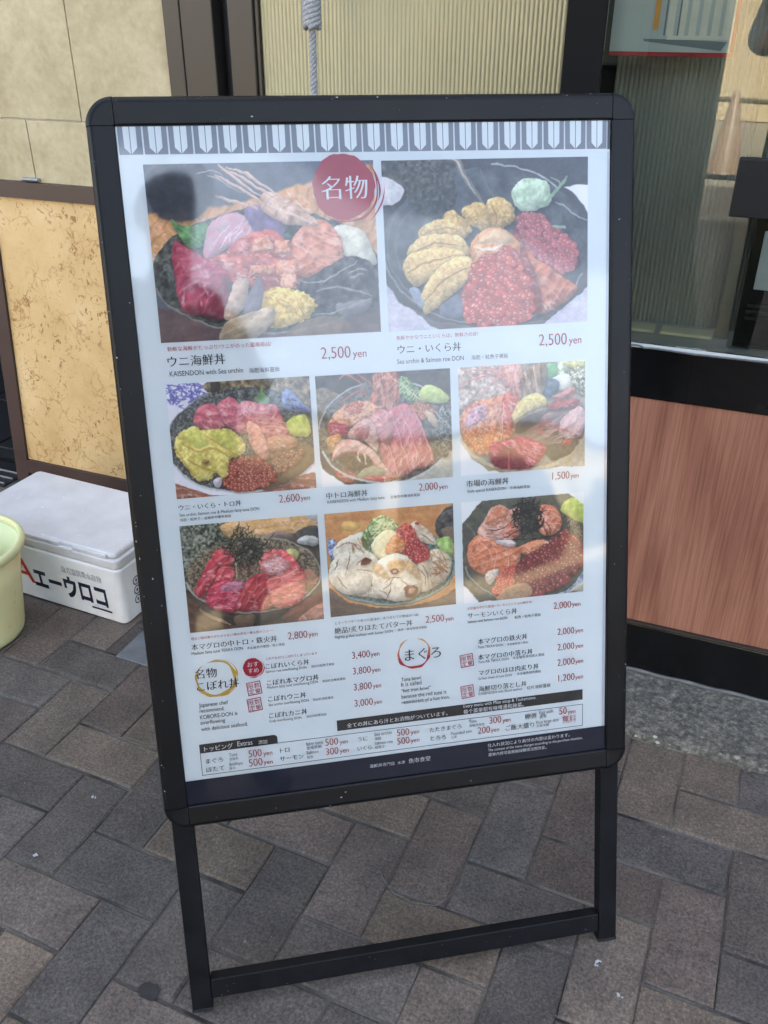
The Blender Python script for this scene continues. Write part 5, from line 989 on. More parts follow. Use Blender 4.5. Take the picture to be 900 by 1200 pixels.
for u0, u1 in ((3.0, 31.0), (607.5, 635.5)):
    m_ = MB(); lbox(m_, u0, u1, 876, 1188.3, -26, -6.5, 0, 1.6); lg = m_.build('leg', M['frame_worn'], sign)
    m_ = MB(); lbox(m_, u0 - 0.7, u1 + 0.7, 1184.5, 1189.3, -26.7, -5.8, 0, 1.5); m_.build('foot_cap', M['rubber'], lg)
m_ = MB(); lbox(m_, 31.6, 606.9, 1141, 1171.5, -25.5, -7.0, 0, 1.6)
R_ = random.Random(9)
for k in range(26):
    u = 40 + 560 * R_.random(); v = 1143 + 26 * R_.random(); w_ = 0.4 + 1.8 * R_.random() ** 2; h_ = 0.3 + 0.8 * R_.random(); pts = []
    for a_ in range(6):
        t = a_ / 6 * 2 * pi; q = 0.5 + 0.6 * R_.random(); x, y = bu_(u + cos(t) * w_ * q, v + sin(t) * h_ * q); pts.append((x, y, -0.0068))
    m_.add(pts, [tuple(range(6))], 1)
m_.build('foot_rail', [M['frame_worn'], M['scuff']], sign)
# rear stand of the A-frame
inv = BM.inverted(); back = Vector((-Wn.x, -Wn.y, 0)).normalized()
rl = []
for u in (20.0, 620.0):
    top = Vector((*bu_(u, 90), -0.03)); fw = BM @ Vector((*bu_(u, 1170), -0.02)); foot = inv @ Vector((fw.x + back.x * 0.46, fw.y + back.y * 0.46, 0.012)); rl.append(foot)
    m_ = MB(); m_.tube([top, foot], 0.012, 4); m_.build('rear_leg', M['frame_worn'], sign)
m_ = MB(); m_.tube([rl[0] + Vector((0.013, 0.03, 0)), rl[1] + Vector((-0.013, 0.03, 0))], 0.010, 4); m_.build('rear_rail', M['frame_worn'], sign)

# ---- the printed poster
ZP, ZA, ZT, ZC = -0.0030, -0.0027, -0.0023, -0.0006
poster = MB(); poster.poly([bu_(27.2, 28.2)[:2], bu_(27.2, 865.8), bu_(611.8, 865.8), bu_(611.8, 61), bu_(608.4, 61), bu_(608.4, 28.2)], ZP); poster = poster.build('poster', M['paper'], sign)
m_ = MB(); m_.poly([bu_(611.9, 64), bu_(608.4, 64), bu_(607.4, 865), bu_(611.9, 865)][::-1], ZP + 0.0003); m_.build('paper_edge', simple('grey_paper_edge', (196, 202, 210), 0.6), poster)  # grey strip along the sheet's right edge

# header strip of feather pattern
m_ = MB(); hb = lambda u: 57.6 + 2.9 * (u - 29) / 580
N = 21; wU = (608.4 - 28.0) / N
for k in range(N):
    a_ = 28.0 + k * wU; b_ = a_ + wU
    m_.poly([bu_(a_ + 0.9, 28.3), bu_(a_ + 0.9, hb(a_)), bu_(b_ - 0.9, hb(b_)), bu_(b_ - 0.9, 28.3)], ZA, 0)
    c_ = (a_ + b_) / 2; h_ = hb(c_)
    m_.poly([bu_(c_ - 7.2, 28.3), bu_(c_ - 7.0, h_ - 7), bu_(c_ - 0.5, h_ - 0.6), bu_(c_ - 0.5, 28.3)], ZT, 1)
    m_.poly([bu_(c_ + 0.5, 28.3), bu_(c_ + 0.5, h_ - 0.6), bu_(c_ + 7.0, h_ - 7), bu_(c_ + 7.2, 28.3)], ZT, 1)
m_.build('header_pattern', [M['ink_band'], M['paper_white']], poster)
m_ = MB(); m_.poly([bu_(27.2, 831.5), bu_(27.2, 865.7), bu_(611.8, 865.7), bu_(611.8, 830.6)], ZA + 0.0002); m_.build('footer_band', M['ink_navy'], poster)
m_ = MB(); m_.poly([bu_(231, 771.8), bu_(231, 787.2), bu_(578.8, 786.5), bu_(578.8, 770.9)], ZA); m_.build('notice_bar', M['ink_bar'], poster)
m_ = MB(); m_.poly([bu_(49.3, 781.6), bu_(49.3, 794.4), bu_(151, 794.0)] + [bu_(151 - 5 + 5 * cos(t), 786 - 5 * sin(t)) for t in np.linspace(0, pi / 2, 7)], ZA)
def frame_line(u0, v0, u1, v1, t=0.8):
    for q in ([(u0, v0), (u0, v0 + t), (u1, v0 + t), (u1, v0)], [(u0, v1 - t), (u0, v1), (u1, v1), (u1, v1 - t)], [(u0, v0 + t), (u0, v1 - t), (u0 + t, v1 - t), (u0 + t, v0 + t)], [(u1 - t, v0 + t), (u1 - t, v1 - t), (u1, v1 - t), (u1, v0 + t)]): m_.poly([bu_(*p) for p in q], ZA - 0.0001)
frame_line(49.3, 793.2, 579.2, 826.3); m_.build('extras_box', M['ink_bar'], poster)

# dish photographs
for fn, lab in ((dish_mixed, 'large photo of prawn, tuna and clams in a black bowl, with the red round seal'), (dish_urchin, 'large photo of sea urchin and salmon roe, top right'), (dish_toro, 'photo of yellow sea urchin beside pink tuna slices'), (dish_chutoro, 'photo of draped pink tuna slices with lime'), (dish_market, 'photo of a mixed bowl with prawn heads and crimson tuna'), (dish_tekka, 'photo of red tuna under shredded seaweed'), (dish_scallop, 'photo of seared scallops with butter in a green bowl'), (dish_salmon, 'photo of salmon and dark salmon roe under seaweed')):
    p = fn(); im = p.finish(); u0, v0, u1, v1 = p.rect
    X, Y = np.meshgrid(np.linspace(u0, u1, p.nx) / 1000 - 0.32, 1.18 - np.linspace(v0, v1, p.ny) / 1000)
    V = np.stack([X, Y, np.full_like(X, ZA)], -1).reshape(-1, 3).astype('f'); nx, ny = p.nx, p.ny
    idx = np.arange(nx * ny).reshape(ny, nx); F = np.stack([idx[1:, :-1], idx[1:, 1:], idx[:-1, 1:], idx[:-1, :-1]], -1).reshape(-1, 4)
    me = bpy.data.meshes.new('dish_photo'); me.vertices.add(len(V)); me.vertices.foreach_set('co', V.ravel()); me.loops.add(F.size); me.loops.foreach_set('vertex_index', F.ravel().astype('i'))
    me.polygons.add(len(F)); me.polygons.foreach_set('loop_start', np.arange(0, F.size, 4, dtype='i')); me.update(calc_edges=True); me.validate()
    s_ = im / 255.0; ln = np.where(s_ <= 0.04045, s_ / 12.92, ((s_ + 0.055) / 1.055) ** 2.4).reshape(-1, 3)
    ca_ = me.color_attributes.new('print', 'FLOAT_COLOR', 'POINT'); ca_.data.foreach_set('color', np.concatenate([ln, np.ones((len(ln), 1))], 1).astype('f').ravel())
    me.materials.append(M['photo']); o = bpy.data.objects.new('dish_photo', me); COL.objects.link(o); o.parent = poster; o['label'] = lab

# seals and brush rings
def rough_disc(mb, cu, cv, r, z, mi, seed, am=0.05, n_=48):
    R_ = random.Random(seed); ph = [R_.random() * 6 for _ in range(4)]
    mb.poly([bu_(cu + r * (1 + am * (sin(3 * t + ph[0]) * 0.4 + sin(7 * t + ph[1]) * 0.3 + sin(17 * t + ph[2]) * 0.25)) * cos(t), cv + r * (1 + am * (sin(3 * t + ph[0]) * 0.4 + sin(7 * t + ph[1]) * 0.3 + sin(17 * t + ph[2]) * 0.25)) * sin(t)) for t in np.linspace(0, -2 * pi, n_, endpoint=False)], z, mi)
def brush(mb, cu, cv, ru, rv, w_, t0, t1, z, mi, seed, n_=60, fade=0.25):
    R_ = random.Random(seed); ph = [R_.random() * 6 for _ in range(4)]
    for i in range(n_):
        q = []
        for j in (i, i + 1):
            t = t0 + (t1 - t0) * j / n_; f_ = min(1, j / n_ / fade, (1 - j / n_) / fade) ** 0.6; wi = w_ * f_ * (0.75 + 0.25 * sin(5 * t + ph[0])); wo = wi * (0.8 + 0.3 * sin(9 * t + ph[1])); k = 1 + 0.02 * sin(4 * t + ph[2])
            q.append(((cu + (ru * k - wi / 2) * cos(t), cv + (rv * k - wi / 2) * sin(t)), (cu + (ru * k + wo / 2) * cos(t), cv + (rv * k + wo / 2) * sin(t))))
        pts = [bu_(*q[0][0]), bu_(*q[1][0]), bu_(*q[1][1]), bu_(*q[0][1])]
        m2 = mi(t0 + (t1 - t0) * (i + 0.5) / n_) if callable(mi) else mi
        mb.poly(pts, z, m2)
def put_text(mb, s_, style, u, v, width, z, mi, rot=0.0):
    vs, fs = text_fit(s_, style, width)
    if not vs: return
    x0, y0 = bu_(u, v); c_, sn_ = cos(rot), sin(rot)
    mb.add([(x0 + (p[0] * c_ - p[1] * sn_) / 1000, y0 + (p[0] * sn_ + p[1] * c_) / 1000, z) for p in vs], fs, mi)
m_ = MB(); rough_disc(m_, 279.5, 97.5, 37.0, ZT, 0, 3, 0.045); brush(m_, 281, 99, 39.5, 38.0, 3.4, -0.5, 2.2, ZT + 0.0001, 0, 5); brush(m_, 283, 101, 45.0, 42.5, 2.2, -0.1, 1.0, ZT + 0.00015, 0, 6); brush(m_, 284, 99, 38.0, 39.0, 2.6, -0.9, 0.4, ZT + 0.0002, 0, 8)
put_text(m_, '名物', 'H', 253.0, 109.5, 55.0, ZT + 0.0003, 1); m_.build('red_seal', [M['ink_crimson'], M['paper_white']], poster)
m_ = MB(); brush(m_, 78.9, 692.3, 25.0, 24.0, 5.5, -2.0, 4.1, ZA, 0, 11); brush(m_, 79.6, 692.0, 27.5, 25.8, 1.6, -1.6, 3.0, ZA + 0.0001, 0, 12); m_.build('gold_ring', M['ink_gold'], poster)
M['ink_o1'] = simple('ink_orange', (222, 150, 70), 0.5); M['ink_o2'] = simple('ink_vermilion', (204, 96, 62), 0.5)
m_ = MB(); brush(m_, 340.2, 688.4, 21.5, 21.0, 4.6, -1.35, 4.4, ZA, lambda t: 0 if sin(t) < -0.3 else (1 if sin(t) < 0.3 else 2), 14); m_.build('orange_ring', [M['ink_o1'], M['ink_o2'], M['ink_crimson']], poster)
m_ = MB(); rough_disc(m_, 126.9, 682.9, 12.8, ZT, 0, 21, 0.05); brush(m_, 127.3, 683.2, 14.0, 13.6, 1.6, -0.6, 2.0, ZT + 0.0001, 0, 22)
put_text(m_, 'おす', 'h', 120.2, 681.5, 14.0, ZT + 0.0003, 1); put_text(m_, 'すめ', 'h', 120.2, 690.0, 14.0, ZT + 0.0003, 1); m_.build('red_seal', [M['ink_crimson'], M['paper_white']], poster)
for cu, cv in ((126.3, 712.1), (125.2, 735.0), (412.6, 708.0), (412.4, 753.4)):
    m_ = MB(); rt = 0.1; hs = 9.2
    def sq(h0, h1):
        for k in range(4):
            a_, b_ = pi / 4 + k * pi / 2, pi / 4 + (k + 1) * pi / 2; q = [(cu + h_ * 1.414 * cos(t - rt), cv + h_ * 1.414 * sin(t - rt)) for h_, t in ((h0, a_), (h1, a_), (h1, b_), (h0, b_))]; m_.poly([bu_(*p) for p in q][::-1], ZA)
    sq(hs - 1.0, hs)
    for ch, du, dv in (('限', -7.7, -0.7), ('数', 0.5, -0.7), ('定', -7.7, 7.2), ('量', 0.5, 7.2)):
        put_text(m_, ch, 'j', cu + du * cos(rt) + dv * sin(rt), cv + dv * cos(rt) - du * sin(rt), 7.2, ZA + 0.0001, 0, rt)
    m_.build('limited_stamp', M['ink_crimson'], poster)

TXT = [
 (0, '新鮮な海鮮がたっぷり!ウニがのった最高級品!', 59.4, 275.7, 121.8, 'r', 'j'),
 (0, 'ウニ海鮮丼', 58.3, 293.5, 67.3, 'k', 'h'),
 (0, 'KAISENDON with Sea urchin', 59.4, 305.4, 86.0, 'k', 'l'),
 (0, '海胆海鮮蓋飯', 152.4, 306.2, 36.9, 'g', 'j'),
 (0, '2,500', 240.8, 295.3, 36.1, 'd', 'p'),
 (0, 'yen', 279.6, 295.2, 16.9, 'd', 'y'),
 (1, '色鮮やかなウニといくらは、新鮮さの証!', 334.7, 276.8, 103.7, 'r', 'j'),
 (1, 'ウニ・いくら丼', 335.6, 293.5, 80.9, 'k', 'h'),
 (1, 'Sea urchin & Salmon roe DON', 334.4, 306.2, 85.0, 'k', 'l'),
 (1, '海胆・鮭魚子蓋飯', 429.4, 306.1, 47.9, 'g', 'j'),
 (1, '2,500', 518.6, 294.2, 37.0, 'd', 'p'),
 (1, 'yen', 558.5, 293.5, 16.7, 'd', 'y'),
 (2, 'ウニ・いくら・トロ丼', 53.9, 467.8, 76.0, 'k', 'h'),
 (2, 'Sea urchin, Salmon roe & Medium fatty tuna DON', 54.2, 475.8, 97.2, 'k', 'l'),
 (2, '海胆・鮭魚子・金槍魚中腹魚蓋飯', 54.1, 481.8, 62.2, 'g', 'j'),
 (2, '2,600', 176.9, 469.0, 25.6, 'd', 'p'),
 (2, 'yen', 204.0, 468.2, 11.4, 'd', 'y'),
 (3, '中トロ海鮮丼', 236.1, 468.6, 53.0, 'k', 'h'),
 (3, 'KAISENDON with Medium fatty tuna', 237.0, 475.0, 73.3, 'k', 'l'),
 (3, '金槍魚中腹海鮮蓋飯', 318.0, 475.1, 38.8, 'g', 'j'),
 (3, '2,000', 355.6, 468.7, 24.8, 'd', 'p'),
 (3, 'yen', 382.0, 468.5, 11.3, 'd', 'y'),
 (4, '市場の海鮮丼', 418.3, 468.4, 57.5, 'k', 'h'),
 (4, 'Daily special KAISENDON', 419.6, 476.4, 51.8, 'k', 'l'),
 (4, '市場海鮮蓋飯', 476.8, 476.5, 28.0, 'g', 'j'),
 (4, '1,500', 535.4, 468.6, 23.7, 'd', 'p'),
 (4, 'yen', 560.7, 468.3, 11.4, 'd', 'y'),
 (5, '程よい脂の乗りがたまらない!鉄火丼を一番人気メニュー!', 52.8, 636.8, 102.9, 'r', 'j'),
 (5, '本マグロの中トロ・鉄火丼', 52.1, 650.3, 108.7, 'k', 'h'),
 (5, 'Medium fatty tuna TEKKA DON', 51.6, 657.0, 64.9, 'k', 'l'),
 (5, '本金槍魚中腹腩・鉄火蓋飯', 121.5, 657.3, 48.7, 'g', 'j'),
 (5, '2,800', 175.0, 650.3, 25.0, 'd', 'p'),
 (5, 'yen', 201.7, 649.5, 11.8, 'd', 'y'),
 (6, 'とろ〜りバターと炙った醤油が、炙りほたてが絶品の一品!', 237.0, 636.5, 111.5, 'g', 'j'),
 (6, '絶品!炙りほたてバター丼', 235.9, 649.0, 104.0, 'k', 'h'),
 (6, 'Flightly grilled scallops with butter DON', 235.8, 656.0, 76.9, 'k', 'l'),
 (6, '扇貝・黄油焼扇貝蓋飯', 319.6, 655.1, 39.3, 'g', 'j'),
 (6, '2,500', 357.8, 648.2, 25.2, 'd', 'p'),
 (6, 'yen', 384.8, 648.3, 11.0, 'd', 'y'),
 (7, '大容量の中から厳選!! サーモンといくらの親子丼!', 415.0, 635.8, 91.1, 'r', 'j'),
 (7, 'サーモンいくら丼', 415.3, 647.8, 69.1, 'k', 'h'),
 (7, 'Salmon and Salmon roe DON', 415.1, 654.8, 55.4, 'k', 'l'),
 (7, '鮭魚・鮭魚子蓋飯', 480.9, 655.5, 37.2, 'g', 'j'),
 (7, '2,000', 536.5, 648.3, 25.0, 'd', 'p'),
 (7, 'yen', 563.1, 647.3, 11.9, 'd', 'y'),
 (8, '名物', 53.3, 689.4, 27.5, 'k', 'h'),
 (8, 'こぼれ丼', 53.9, 706.5, 53.7, 'k', 'h'),
 (8, 'Japanese chef', 54.3, 729.3, 37.0, 'k', 'l'),
 (8, 'recommend.', 54.3, 737.1, 31.6, 'k', 'l'),
 (8, 'KOBORE-DON is', 54.1, 746.1, 47.9, 'k', 'l'),
 (8, 'overflowing', 53.8, 753.8, 31.7, 'k', 'l'),
 (8, 'with delicious seafood.', 54.0, 762.9, 60.0, 'k', 'l'),
 (9, 'これでもか!!とこぼれてしまっています', 144.6, 674.6, 66.6, 'r', 'j'),
 (9, 'こぼれいくら丼', 143.0, 687.0, 56.9, 'k', 'h'),
 (9, 'Salmon roe overflowing DON', 143.0, 692.7, 52.9, 'g', 'l'),
 (9, '溢出的鮭魚子蓋飯', 202.2, 692.3, 30.5, 'g', 'j'),
 (9, 'こぼれ本マグロ丼', 143.0, 710.0, 68.1, 'k', 'h'),
 (9, 'Medium fatty tuna overflowing DON', 143.0, 714.9, 66.7, 'g', 'l'),
 (9, '溢出的金槍魚蓋飯', 215.4, 714.6, 30.7, 'g', 'j'),
 (9, 'こぼれウニ丼', 142.9, 732.7, 49.9, 'k', 'h'),
 (9, 'Sea urchin overflowing DON', 143.0, 739.4, 52.8, 'g', 'l'),
 (9, '溢出的海胆蓋飯', 201.3, 739.2, 27.3, 'g', 'j'),
 (9, 'こぼれカニ丼', 142.4, 756.3, 50.6, 'k', 'h'),
 (9, 'Crab overflowing DON', 142.3, 762.5, 42.2, 'g', 'l'),
 (9, '溢出的螃蟹蓋飯', 191.2, 762.1, 26.9, 'g', 'j'),
 (9, '3,400', 256.7, 686.8, 24.0, 'd', 'p'),
 (9, 'yen', 281.8, 686.5, 11.5, 'd', 'y'),
 (9, '3,800', 256.6, 709.1, 24.1, 'd', 'p'),
 (9, 'yen', 282.3, 709.0, 11.1, 'd', 'y'),
 (9, '3,800', 256.5, 731.9, 24.2, 'd', 'p'),
 (9, 'yen', 282.3, 731.5, 11.1, 'd', 'y'),
 (9, '3,000', 256.3, 755.3, 24.8, 'd', 'p'),
 (9, 'yen', 282.5, 754.9, 10.9, 'd', 'y'),
 (10, 'まぐろ', 327.4, 697.7, 49.6, 'k', 'h'),
 (10, 'Tuna bowl.', 321.0, 726.8, 28.2, 'k', 'l'),
 (10, 'It is called', 320.7, 734.2, 27.9, 'k', 'l'),
 (10, '“hot iron bowl”', 320.3, 743.0, 41.0, 'k', 'l'),
 (10, 'because the red tuna is', 320.4, 751.8, 62.2, 'k', 'l'),
 (10, 'reminiscent of a hot iron.', 320.5, 759.9, 66.4, 'k', 'l'),
 (11, '本マグロの鉄火丼', 428.6, 686.1, 70.1, 'k', 'h'),
 (11, 'Tuna TEKKA DON', 428.5, 692.6, 35.3, 'g', 'l'),
 (11, '本金槍魚鉄火蓋飯', 469.5, 692.9, 30.2, 'g', 'j'),
 (11, '本マグロの中落ち丼', 428.3, 708.7, 77.7, 'k', 'h'),
 (11, 'Tuna Rib TEKKA DON', 428.4, 714.0, 43.1, 'g', 'l'),
 (11, '本金槍魚骨肉鉄火蓋飯', 477.2, 713.6, 45.5, 'g', 'j'),
 (11, 'マグロのほほ肉炙り丼', 428.6, 731.4, 85.8, 'k', 'h'),
 (11, 'Grilled cheek of tuna DON', 428.1, 738.1, 47.6, 'g', 'l'),
 (11, '炙金槍魚頬肉蓋飯', 483.1, 737.6, 34.4, 'g', 'j'),
 (11, '海鮮切り落とし丼', 428.3, 754.9, 68.4, 'k', 'h'),
 (11, 'KAISENDON with Sliced sashimi', 427.9, 760.6, 61.9, 'g', 'l'),
 (11, '切片海鮮蓋飯', 496.7, 760.8, 34.7, 'g', 'j'),
 (11, '2,000', 541.8, 686.3, 24.2, 'd', 'p'),
 (11, 'yen', 567.7, 685.6, 11.2, 'd', 'y'),
 (11, '2,000', 541.7, 708.8, 24.3, 'd', 'p'),
 (11, 'yen', 567.8, 708.3, 11.2, 'd', 'y'),
 (11, '2,000', 541.6, 731.7, 24.9, 'd', 'p'),
 (11, 'yen', 567.8, 730.9, 11.3, 'd', 'y'),
 (11, '1,200', 542.8, 755.0, 23.8, 'd', 'p'),
 (11, 'yen', 567.8, 754.4, 11.3, 'd', 'y'),
 (12, '全ての丼にあら汁とお漬物がついています。', 244.4, 783.6, 138.9, 'w', 'h'),
 (12, 'Every menu with Miso soup & Tsukemono.', 406.0, 776.3, 104.1, 'w', 'l'),
 (12, '毎个菜単都有味噌湯和腌菜。', 405.8, 784.9, 86.4, 'w', 'j'),
 (13, 'トッピング', 55.2, 791.5, 37.0, 'w', 'h'),
 (13, 'Extras', 98.3, 790.4, 19.6, 'w', 'l'),
 (13, '添加', 125.6, 791.1, 11.7, 'w', 'j'),
 (13, 'まぐろ', 55.9, 809.3, 21.9, 'k', 'h'),
 (13, 'Tuna', 86.1, 803.4, 10.7, 'g', 'l'),
 (13, '金槍魚', 86.2, 808.9, 11.7, 'g', 'j'),
 (13, '500', 111.5, 808.7, 17.2, 'd', 'p'),
 (13, 'yen', 131.0, 808.7, 11.7, 'd', 'y'),
 (13, 'ほたて', 55.3, 821.7, 23.7, 'k', 'h'),
 (13, 'Scallops', 85.6, 817.1, 17.4, 'g', 'l'),
 (13, '扇貝', 85.6, 822.2, 7.4, 'g', 'j'),
 (13, '500', 110.9, 822.0, 18.0, 'd', 'p'),
 (13, 'yen', 130.5, 821.6, 11.7, 'd', 'y'),
 (13, 'トロ', 153.0, 807.5, 12.5, 'k', 'h'),
 (13, 'fatty tuna', 188.1, 802.2, 22.5, 'g', 'l'),
 (13, '金槍魚腩', 188.2, 807.6, 20.2, 'g', 'j'),
 (13, '500', 213.7, 806.4, 17.3, 'd', 'p'),
 (13, 'yen', 233.3, 806.2, 10.9, 'd', 'y'),
 (13, 'サーモン', 152.1, 819.9, 31.4, 'k', 'h'),
 (13, 'Salmon', 187.7, 814.9, 16.3, 'g', 'l'),
 (13, '鮭魚', 188.0, 821.0, 8.5, 'g', 'j'),
 (13, '300', 213.8, 820.1, 16.9, 'd', 'p'),
 (13, 'yen', 232.6, 819.5, 12.1, 'd', 'y'),
 (13, 'うに', 258.2, 805.8, 13.3, 'k', 'h'),
 (13, 'Sea urchin', 280.6, 801.0, 24.2, 'g', 'l'),
 (13, '海胆', 280.8, 807.0, 8.9, 'g', 'j'),
 (13, '500', 311.7, 805.9, 17.1, 'd', 'p'),
 (13, 'yen', 331.1, 805.4, 11.2, 'd', 'y'),
 (13, 'いくら', 256.8, 819.3, 19.4, 'k', 'h'),
 (13, 'Salmon roe', 280.7, 814.2, 24.7, 'g', 'l'),
 (13, '鮭魚子', 280.9, 819.7, 13.4, 'g', 'j'),
 (13, '500', 311.6, 818.4, 17.1, 'd', 'p'),
 (13, 'yen', 330.6, 818.0, 11.9, 'd', 'y'),
 (13, 'たたきまぐろ', 357.4, 805.8, 45.0, 'k', 'h'),
 (13, 'Tuna', 413.0, 799.7, 10.9, 'g', 'l'),
 (13, '金槍魚肉泥', 413.4, 805.8, 21.8, 'g', 'j'),
 (13, '300', 442.1, 805.3, 17.2, 'd', 'p'),
 (13, 'yen', 461.4, 805.3, 11.5, 'd', 'y'),
 (13, 'とろろ', 358.1, 818.7, 21.7, 'k', 'h'),
 (13, 'Pounded yam', 387.1, 814.5, 29.9, 'g', 'l'),
 (13, '山薬', 387.5, 819.3, 8.0, 'g', 'j'),
 (13, '200', 425.4, 818.3, 17.4, 'd', 'p'),
 (13, 'yen', 444.3, 817.9, 11.7, 'd', 'y'),
 (13, '卵黄', 493.9, 804.9, 16.9, 'k', 'h'),
 (13, 'Egg yolk', 514.9, 800.2, 20.6, 'g', 'l'),
 (13, '蛋黄', 515.1, 806.4, 10.0, 'g', 'j'),
 (13, '50', 543.9, 804.9, 11.3, 'd', 'p'),
 (13, 'yen', 556.5, 805.2, 11.4, 'd', 'y'),
 (13, 'ご飯大盛り', 465.3, 818.2, 41.6, 'k', 'h'),
 (13, 'Rice large size', 509.8, 814.3, 32.9, 'g', 'l'),
 (13, '大碗米飯', 510.0, 819.3, 18.8, 'g', 'j'),
 (13, '無料', 548.9, 818.1, 19.9, 'd', 'p'),
 (14, '海鮮丼専門店', 272.0, 847.1, 34.8, 'w', 'j'),
 (14, '木津', 310.8, 847.4, 10.3, 'w', 'j'),
 (14, '魚市食堂', 326.3, 847.7, 30.7, 'w', 'h'),
 (14, '仕入れ状況により具付の内容は変わります。', 439.0, 839.8, 120.5, 'w', 'j'),
 (14, 'The content of the menu changes according to the purchase situation.', 439.5, 846.5, 138.7, 'w', 'l'),
 (14, '菜単内容可能根据採購情況而改変。', 439.9, 853.8, 84.9, 'w', 'j'),
]

INK = ['ink_k', 'ink_r', 'ink_d', 'ink_w', 'ink_g']
NAMES = {**{k: 'dish_caption' for k in range(8)}, 8: 'special_title', 9: 'price_list', 10: 'tuna_title', 11: 'price_list', 12: 'notice_lettering', 13: 'extras_lettering', 14: 'footer_lettering'}
for gi in range(15):
    sets = {}
    for g_, s_, u, v, wd_, mk, st in TXT:
        if g_ != gi: continue
        key = ('price', u // 60 if gi == 13 else 0) if st in 'py' or s_ == '無料' else (NAMES[gi], (u // 90 if gi in (12, 13, 14) else 0))
        put_text(sets.setdefault(key, MB()), s_, st, u, v, wd_, ZT + 0.0001 + (0.0002 if gi in (12, 13, 14) else 0), 'krdwg'.index(mk))
    for key, mb in sets.items(): mb.build(key[0], [M[k] for k in INK], poster)

# ---- clear cover film over the poster
nu, nv = 60, 84; V = []
for j in range(nv + 1):
    for i in range(nu + 1):
        u = IU0 + 0.3 + (IU1 - IU0 - 0.6) * i / nu; v = IV0 + 0.3 + (IV1 - IV0 - 0.6) * j / nv
        z = ZC + 0.0007 * sin(u / 61.0 + v / 97.0) * sin(v / 83.0) - 0.0004
        V.append((*bu_(u, v), z))
obj('cover_film', V, [(j * (nu + 1) + i, (j + 1) * (nu + 1) + i, (j + 1) * (nu + 1) + i + 1, j * (nu + 1) + i + 1) for j in range(nv) for i in range(nu)], M['cover'], sign, smooth=True)

# ================================================================== THINGS AROUND IT
# ---- foam fish box
BX = (-1.162, 1.289); BR = -0.035
fb = empty('foam_box', (BX[0], BX[1], 0), BR); tag(fb, 'white foam fish box with a frosted lid and navy lettering beside the pail', 'foam box')
BL_, BD_ = 0.475, 0.272        # long side runs to the left, depth away from the street
def fpart(name, mb, mats, root, smooth=False): return mb.build(name, mats, root, smooth)
def rbox(x0, x1, y0, y1, z0, z1, r, taper=0.0, bev=0.004):
    bm = bmesh.new(); bmesh.ops.create_cube(bm, size=1)
    for v in bm.verts:
        t = taper if v.co.z < 0 else 0
        v.co = Vector((x0 + t if v.co.x < 0 else x1 - t, y0 + t if v.co.y < 0 else y1 - t, z0 if v.co.z < 0 else z1))
    ve = [e for e in bm.edges if abs(e.verts[0].co.z - e.verts[1].co.z) > (z1 - z0) * 0.5]
    bmesh.ops.bevel(bm, geom=ve, offset=r, segments=5, affect='EDGES', profile=0.5)
    he = [e for e in bm.edges if abs(e.verts[0].co.z - e.verts[1].co.z) < 1e-5 and len(e.link_faces) == 2 and any(abs(f.normal.z) > 0.9 for f in e.link_faces)]
    bmesh.ops.bevel(bm, geom=he, offset=bev, segments=3, affect='EDGES', profile=0.5)
    bm.verts.index_update(); r_ = ([v.co[:] for v in bm.verts], [[v.index for v in f.verts] for f in bm.faces]); bm.free(); return r_
m_ = MB(); m_.add(*rbox(-BL_, 0.0, 0.0, BD_, 0.0, 0.152, 0.016, 0.006, 0.006)); fpart('body', m_, M['foam'], fb, False)
m_ = MB(); m_.add(*rbox(-BL_ + 0.001, -0.001, 0.001, BD_ - 0.001, 0.1525, 0.176, 0.017, 0.0, 0.004)); m_.add(*rbox(-BL_ + 0.012, -0.012, 0.010, BD_ - 0.010, 0.1765, 0.189, 0.014, -0.003, 0.005))
for a_, b_ in ((-0.165, -0.125),): m_.add(*rbox(a_, b_, -0.0005, 0.016, 0.168, 0.1785, 0.003, 0, 0.002))
m_.add(*rbox(-0.125, -0.030, 0.0025, 0.0115, 0.1765, 0.1865, 0.003, 0, 0.002)); m_.add(*rbox(-0.345, -0.165, 0.0025, 0.0115, 0.1765, 0.1865, 0.003, 0, 0.002)); fpart('lid', m_, M['lid'], fb)
# lettering on the long front side, read from left to right
m_ = MB()
def front_text(s_, x, z, width, height, mi, style='b', y=-0.0006):
    vs, fs = text_fit(s_, style, 1.0); hh_ = max(p[1] for p in vs); lo = min(p[1] for p in vs)
    m_.add([(x + p[0] * width, y + 0.006 * (1 - min(1, max(0, (z + (p[1] - lo) / (hh_ - lo) * height) / 0.152))) , z + (p[1] - lo) / (hh_ - lo) * height) for p in vs], fs, mi)
front_text('A', -0.322, 0.047, 0.058, 0.066, 1, 'b')
def fbar(x0, z0, x1, z1): m_.add([(x0, 0.0052 - 0.006 * z0 / 0.152 - 0.0006, z0), (x1, 0.0052 - 0.006 * z0 / 0.152 - 0.0006, z0), (x1, 0.0052 - 0.006 * z1 / 0.152 - 0.0006, z1), (x0, 0.0052 - 0.006 * z1 / 0.152 - 0.0006, z1)], [(0, 1, 2, 3)], 0)
front_text('エーウロコ', -0.264, 0.037, 0.216, 0.060, 0, 'B')
front_text('魚名漁獲量水産物', -0.170, 0.106, 0.116, 0.018, 2, 'b'); front_text('魚名漁獲量水産物', -0.1705, 0.1065, 0.116, 0.017, 3, 'j', -0.0011)
fbar(-0.098, 0.026, -0.040, 0.031); front_text('エーウロコ', -0.090, 0.0335, 0.012, 0.004, 0, 'j')
fpart('lettering', m_, [M['navy_ink'], M['red_ink'], M['grey_ink'], M['line_ink']], fb)
m_ = MB()
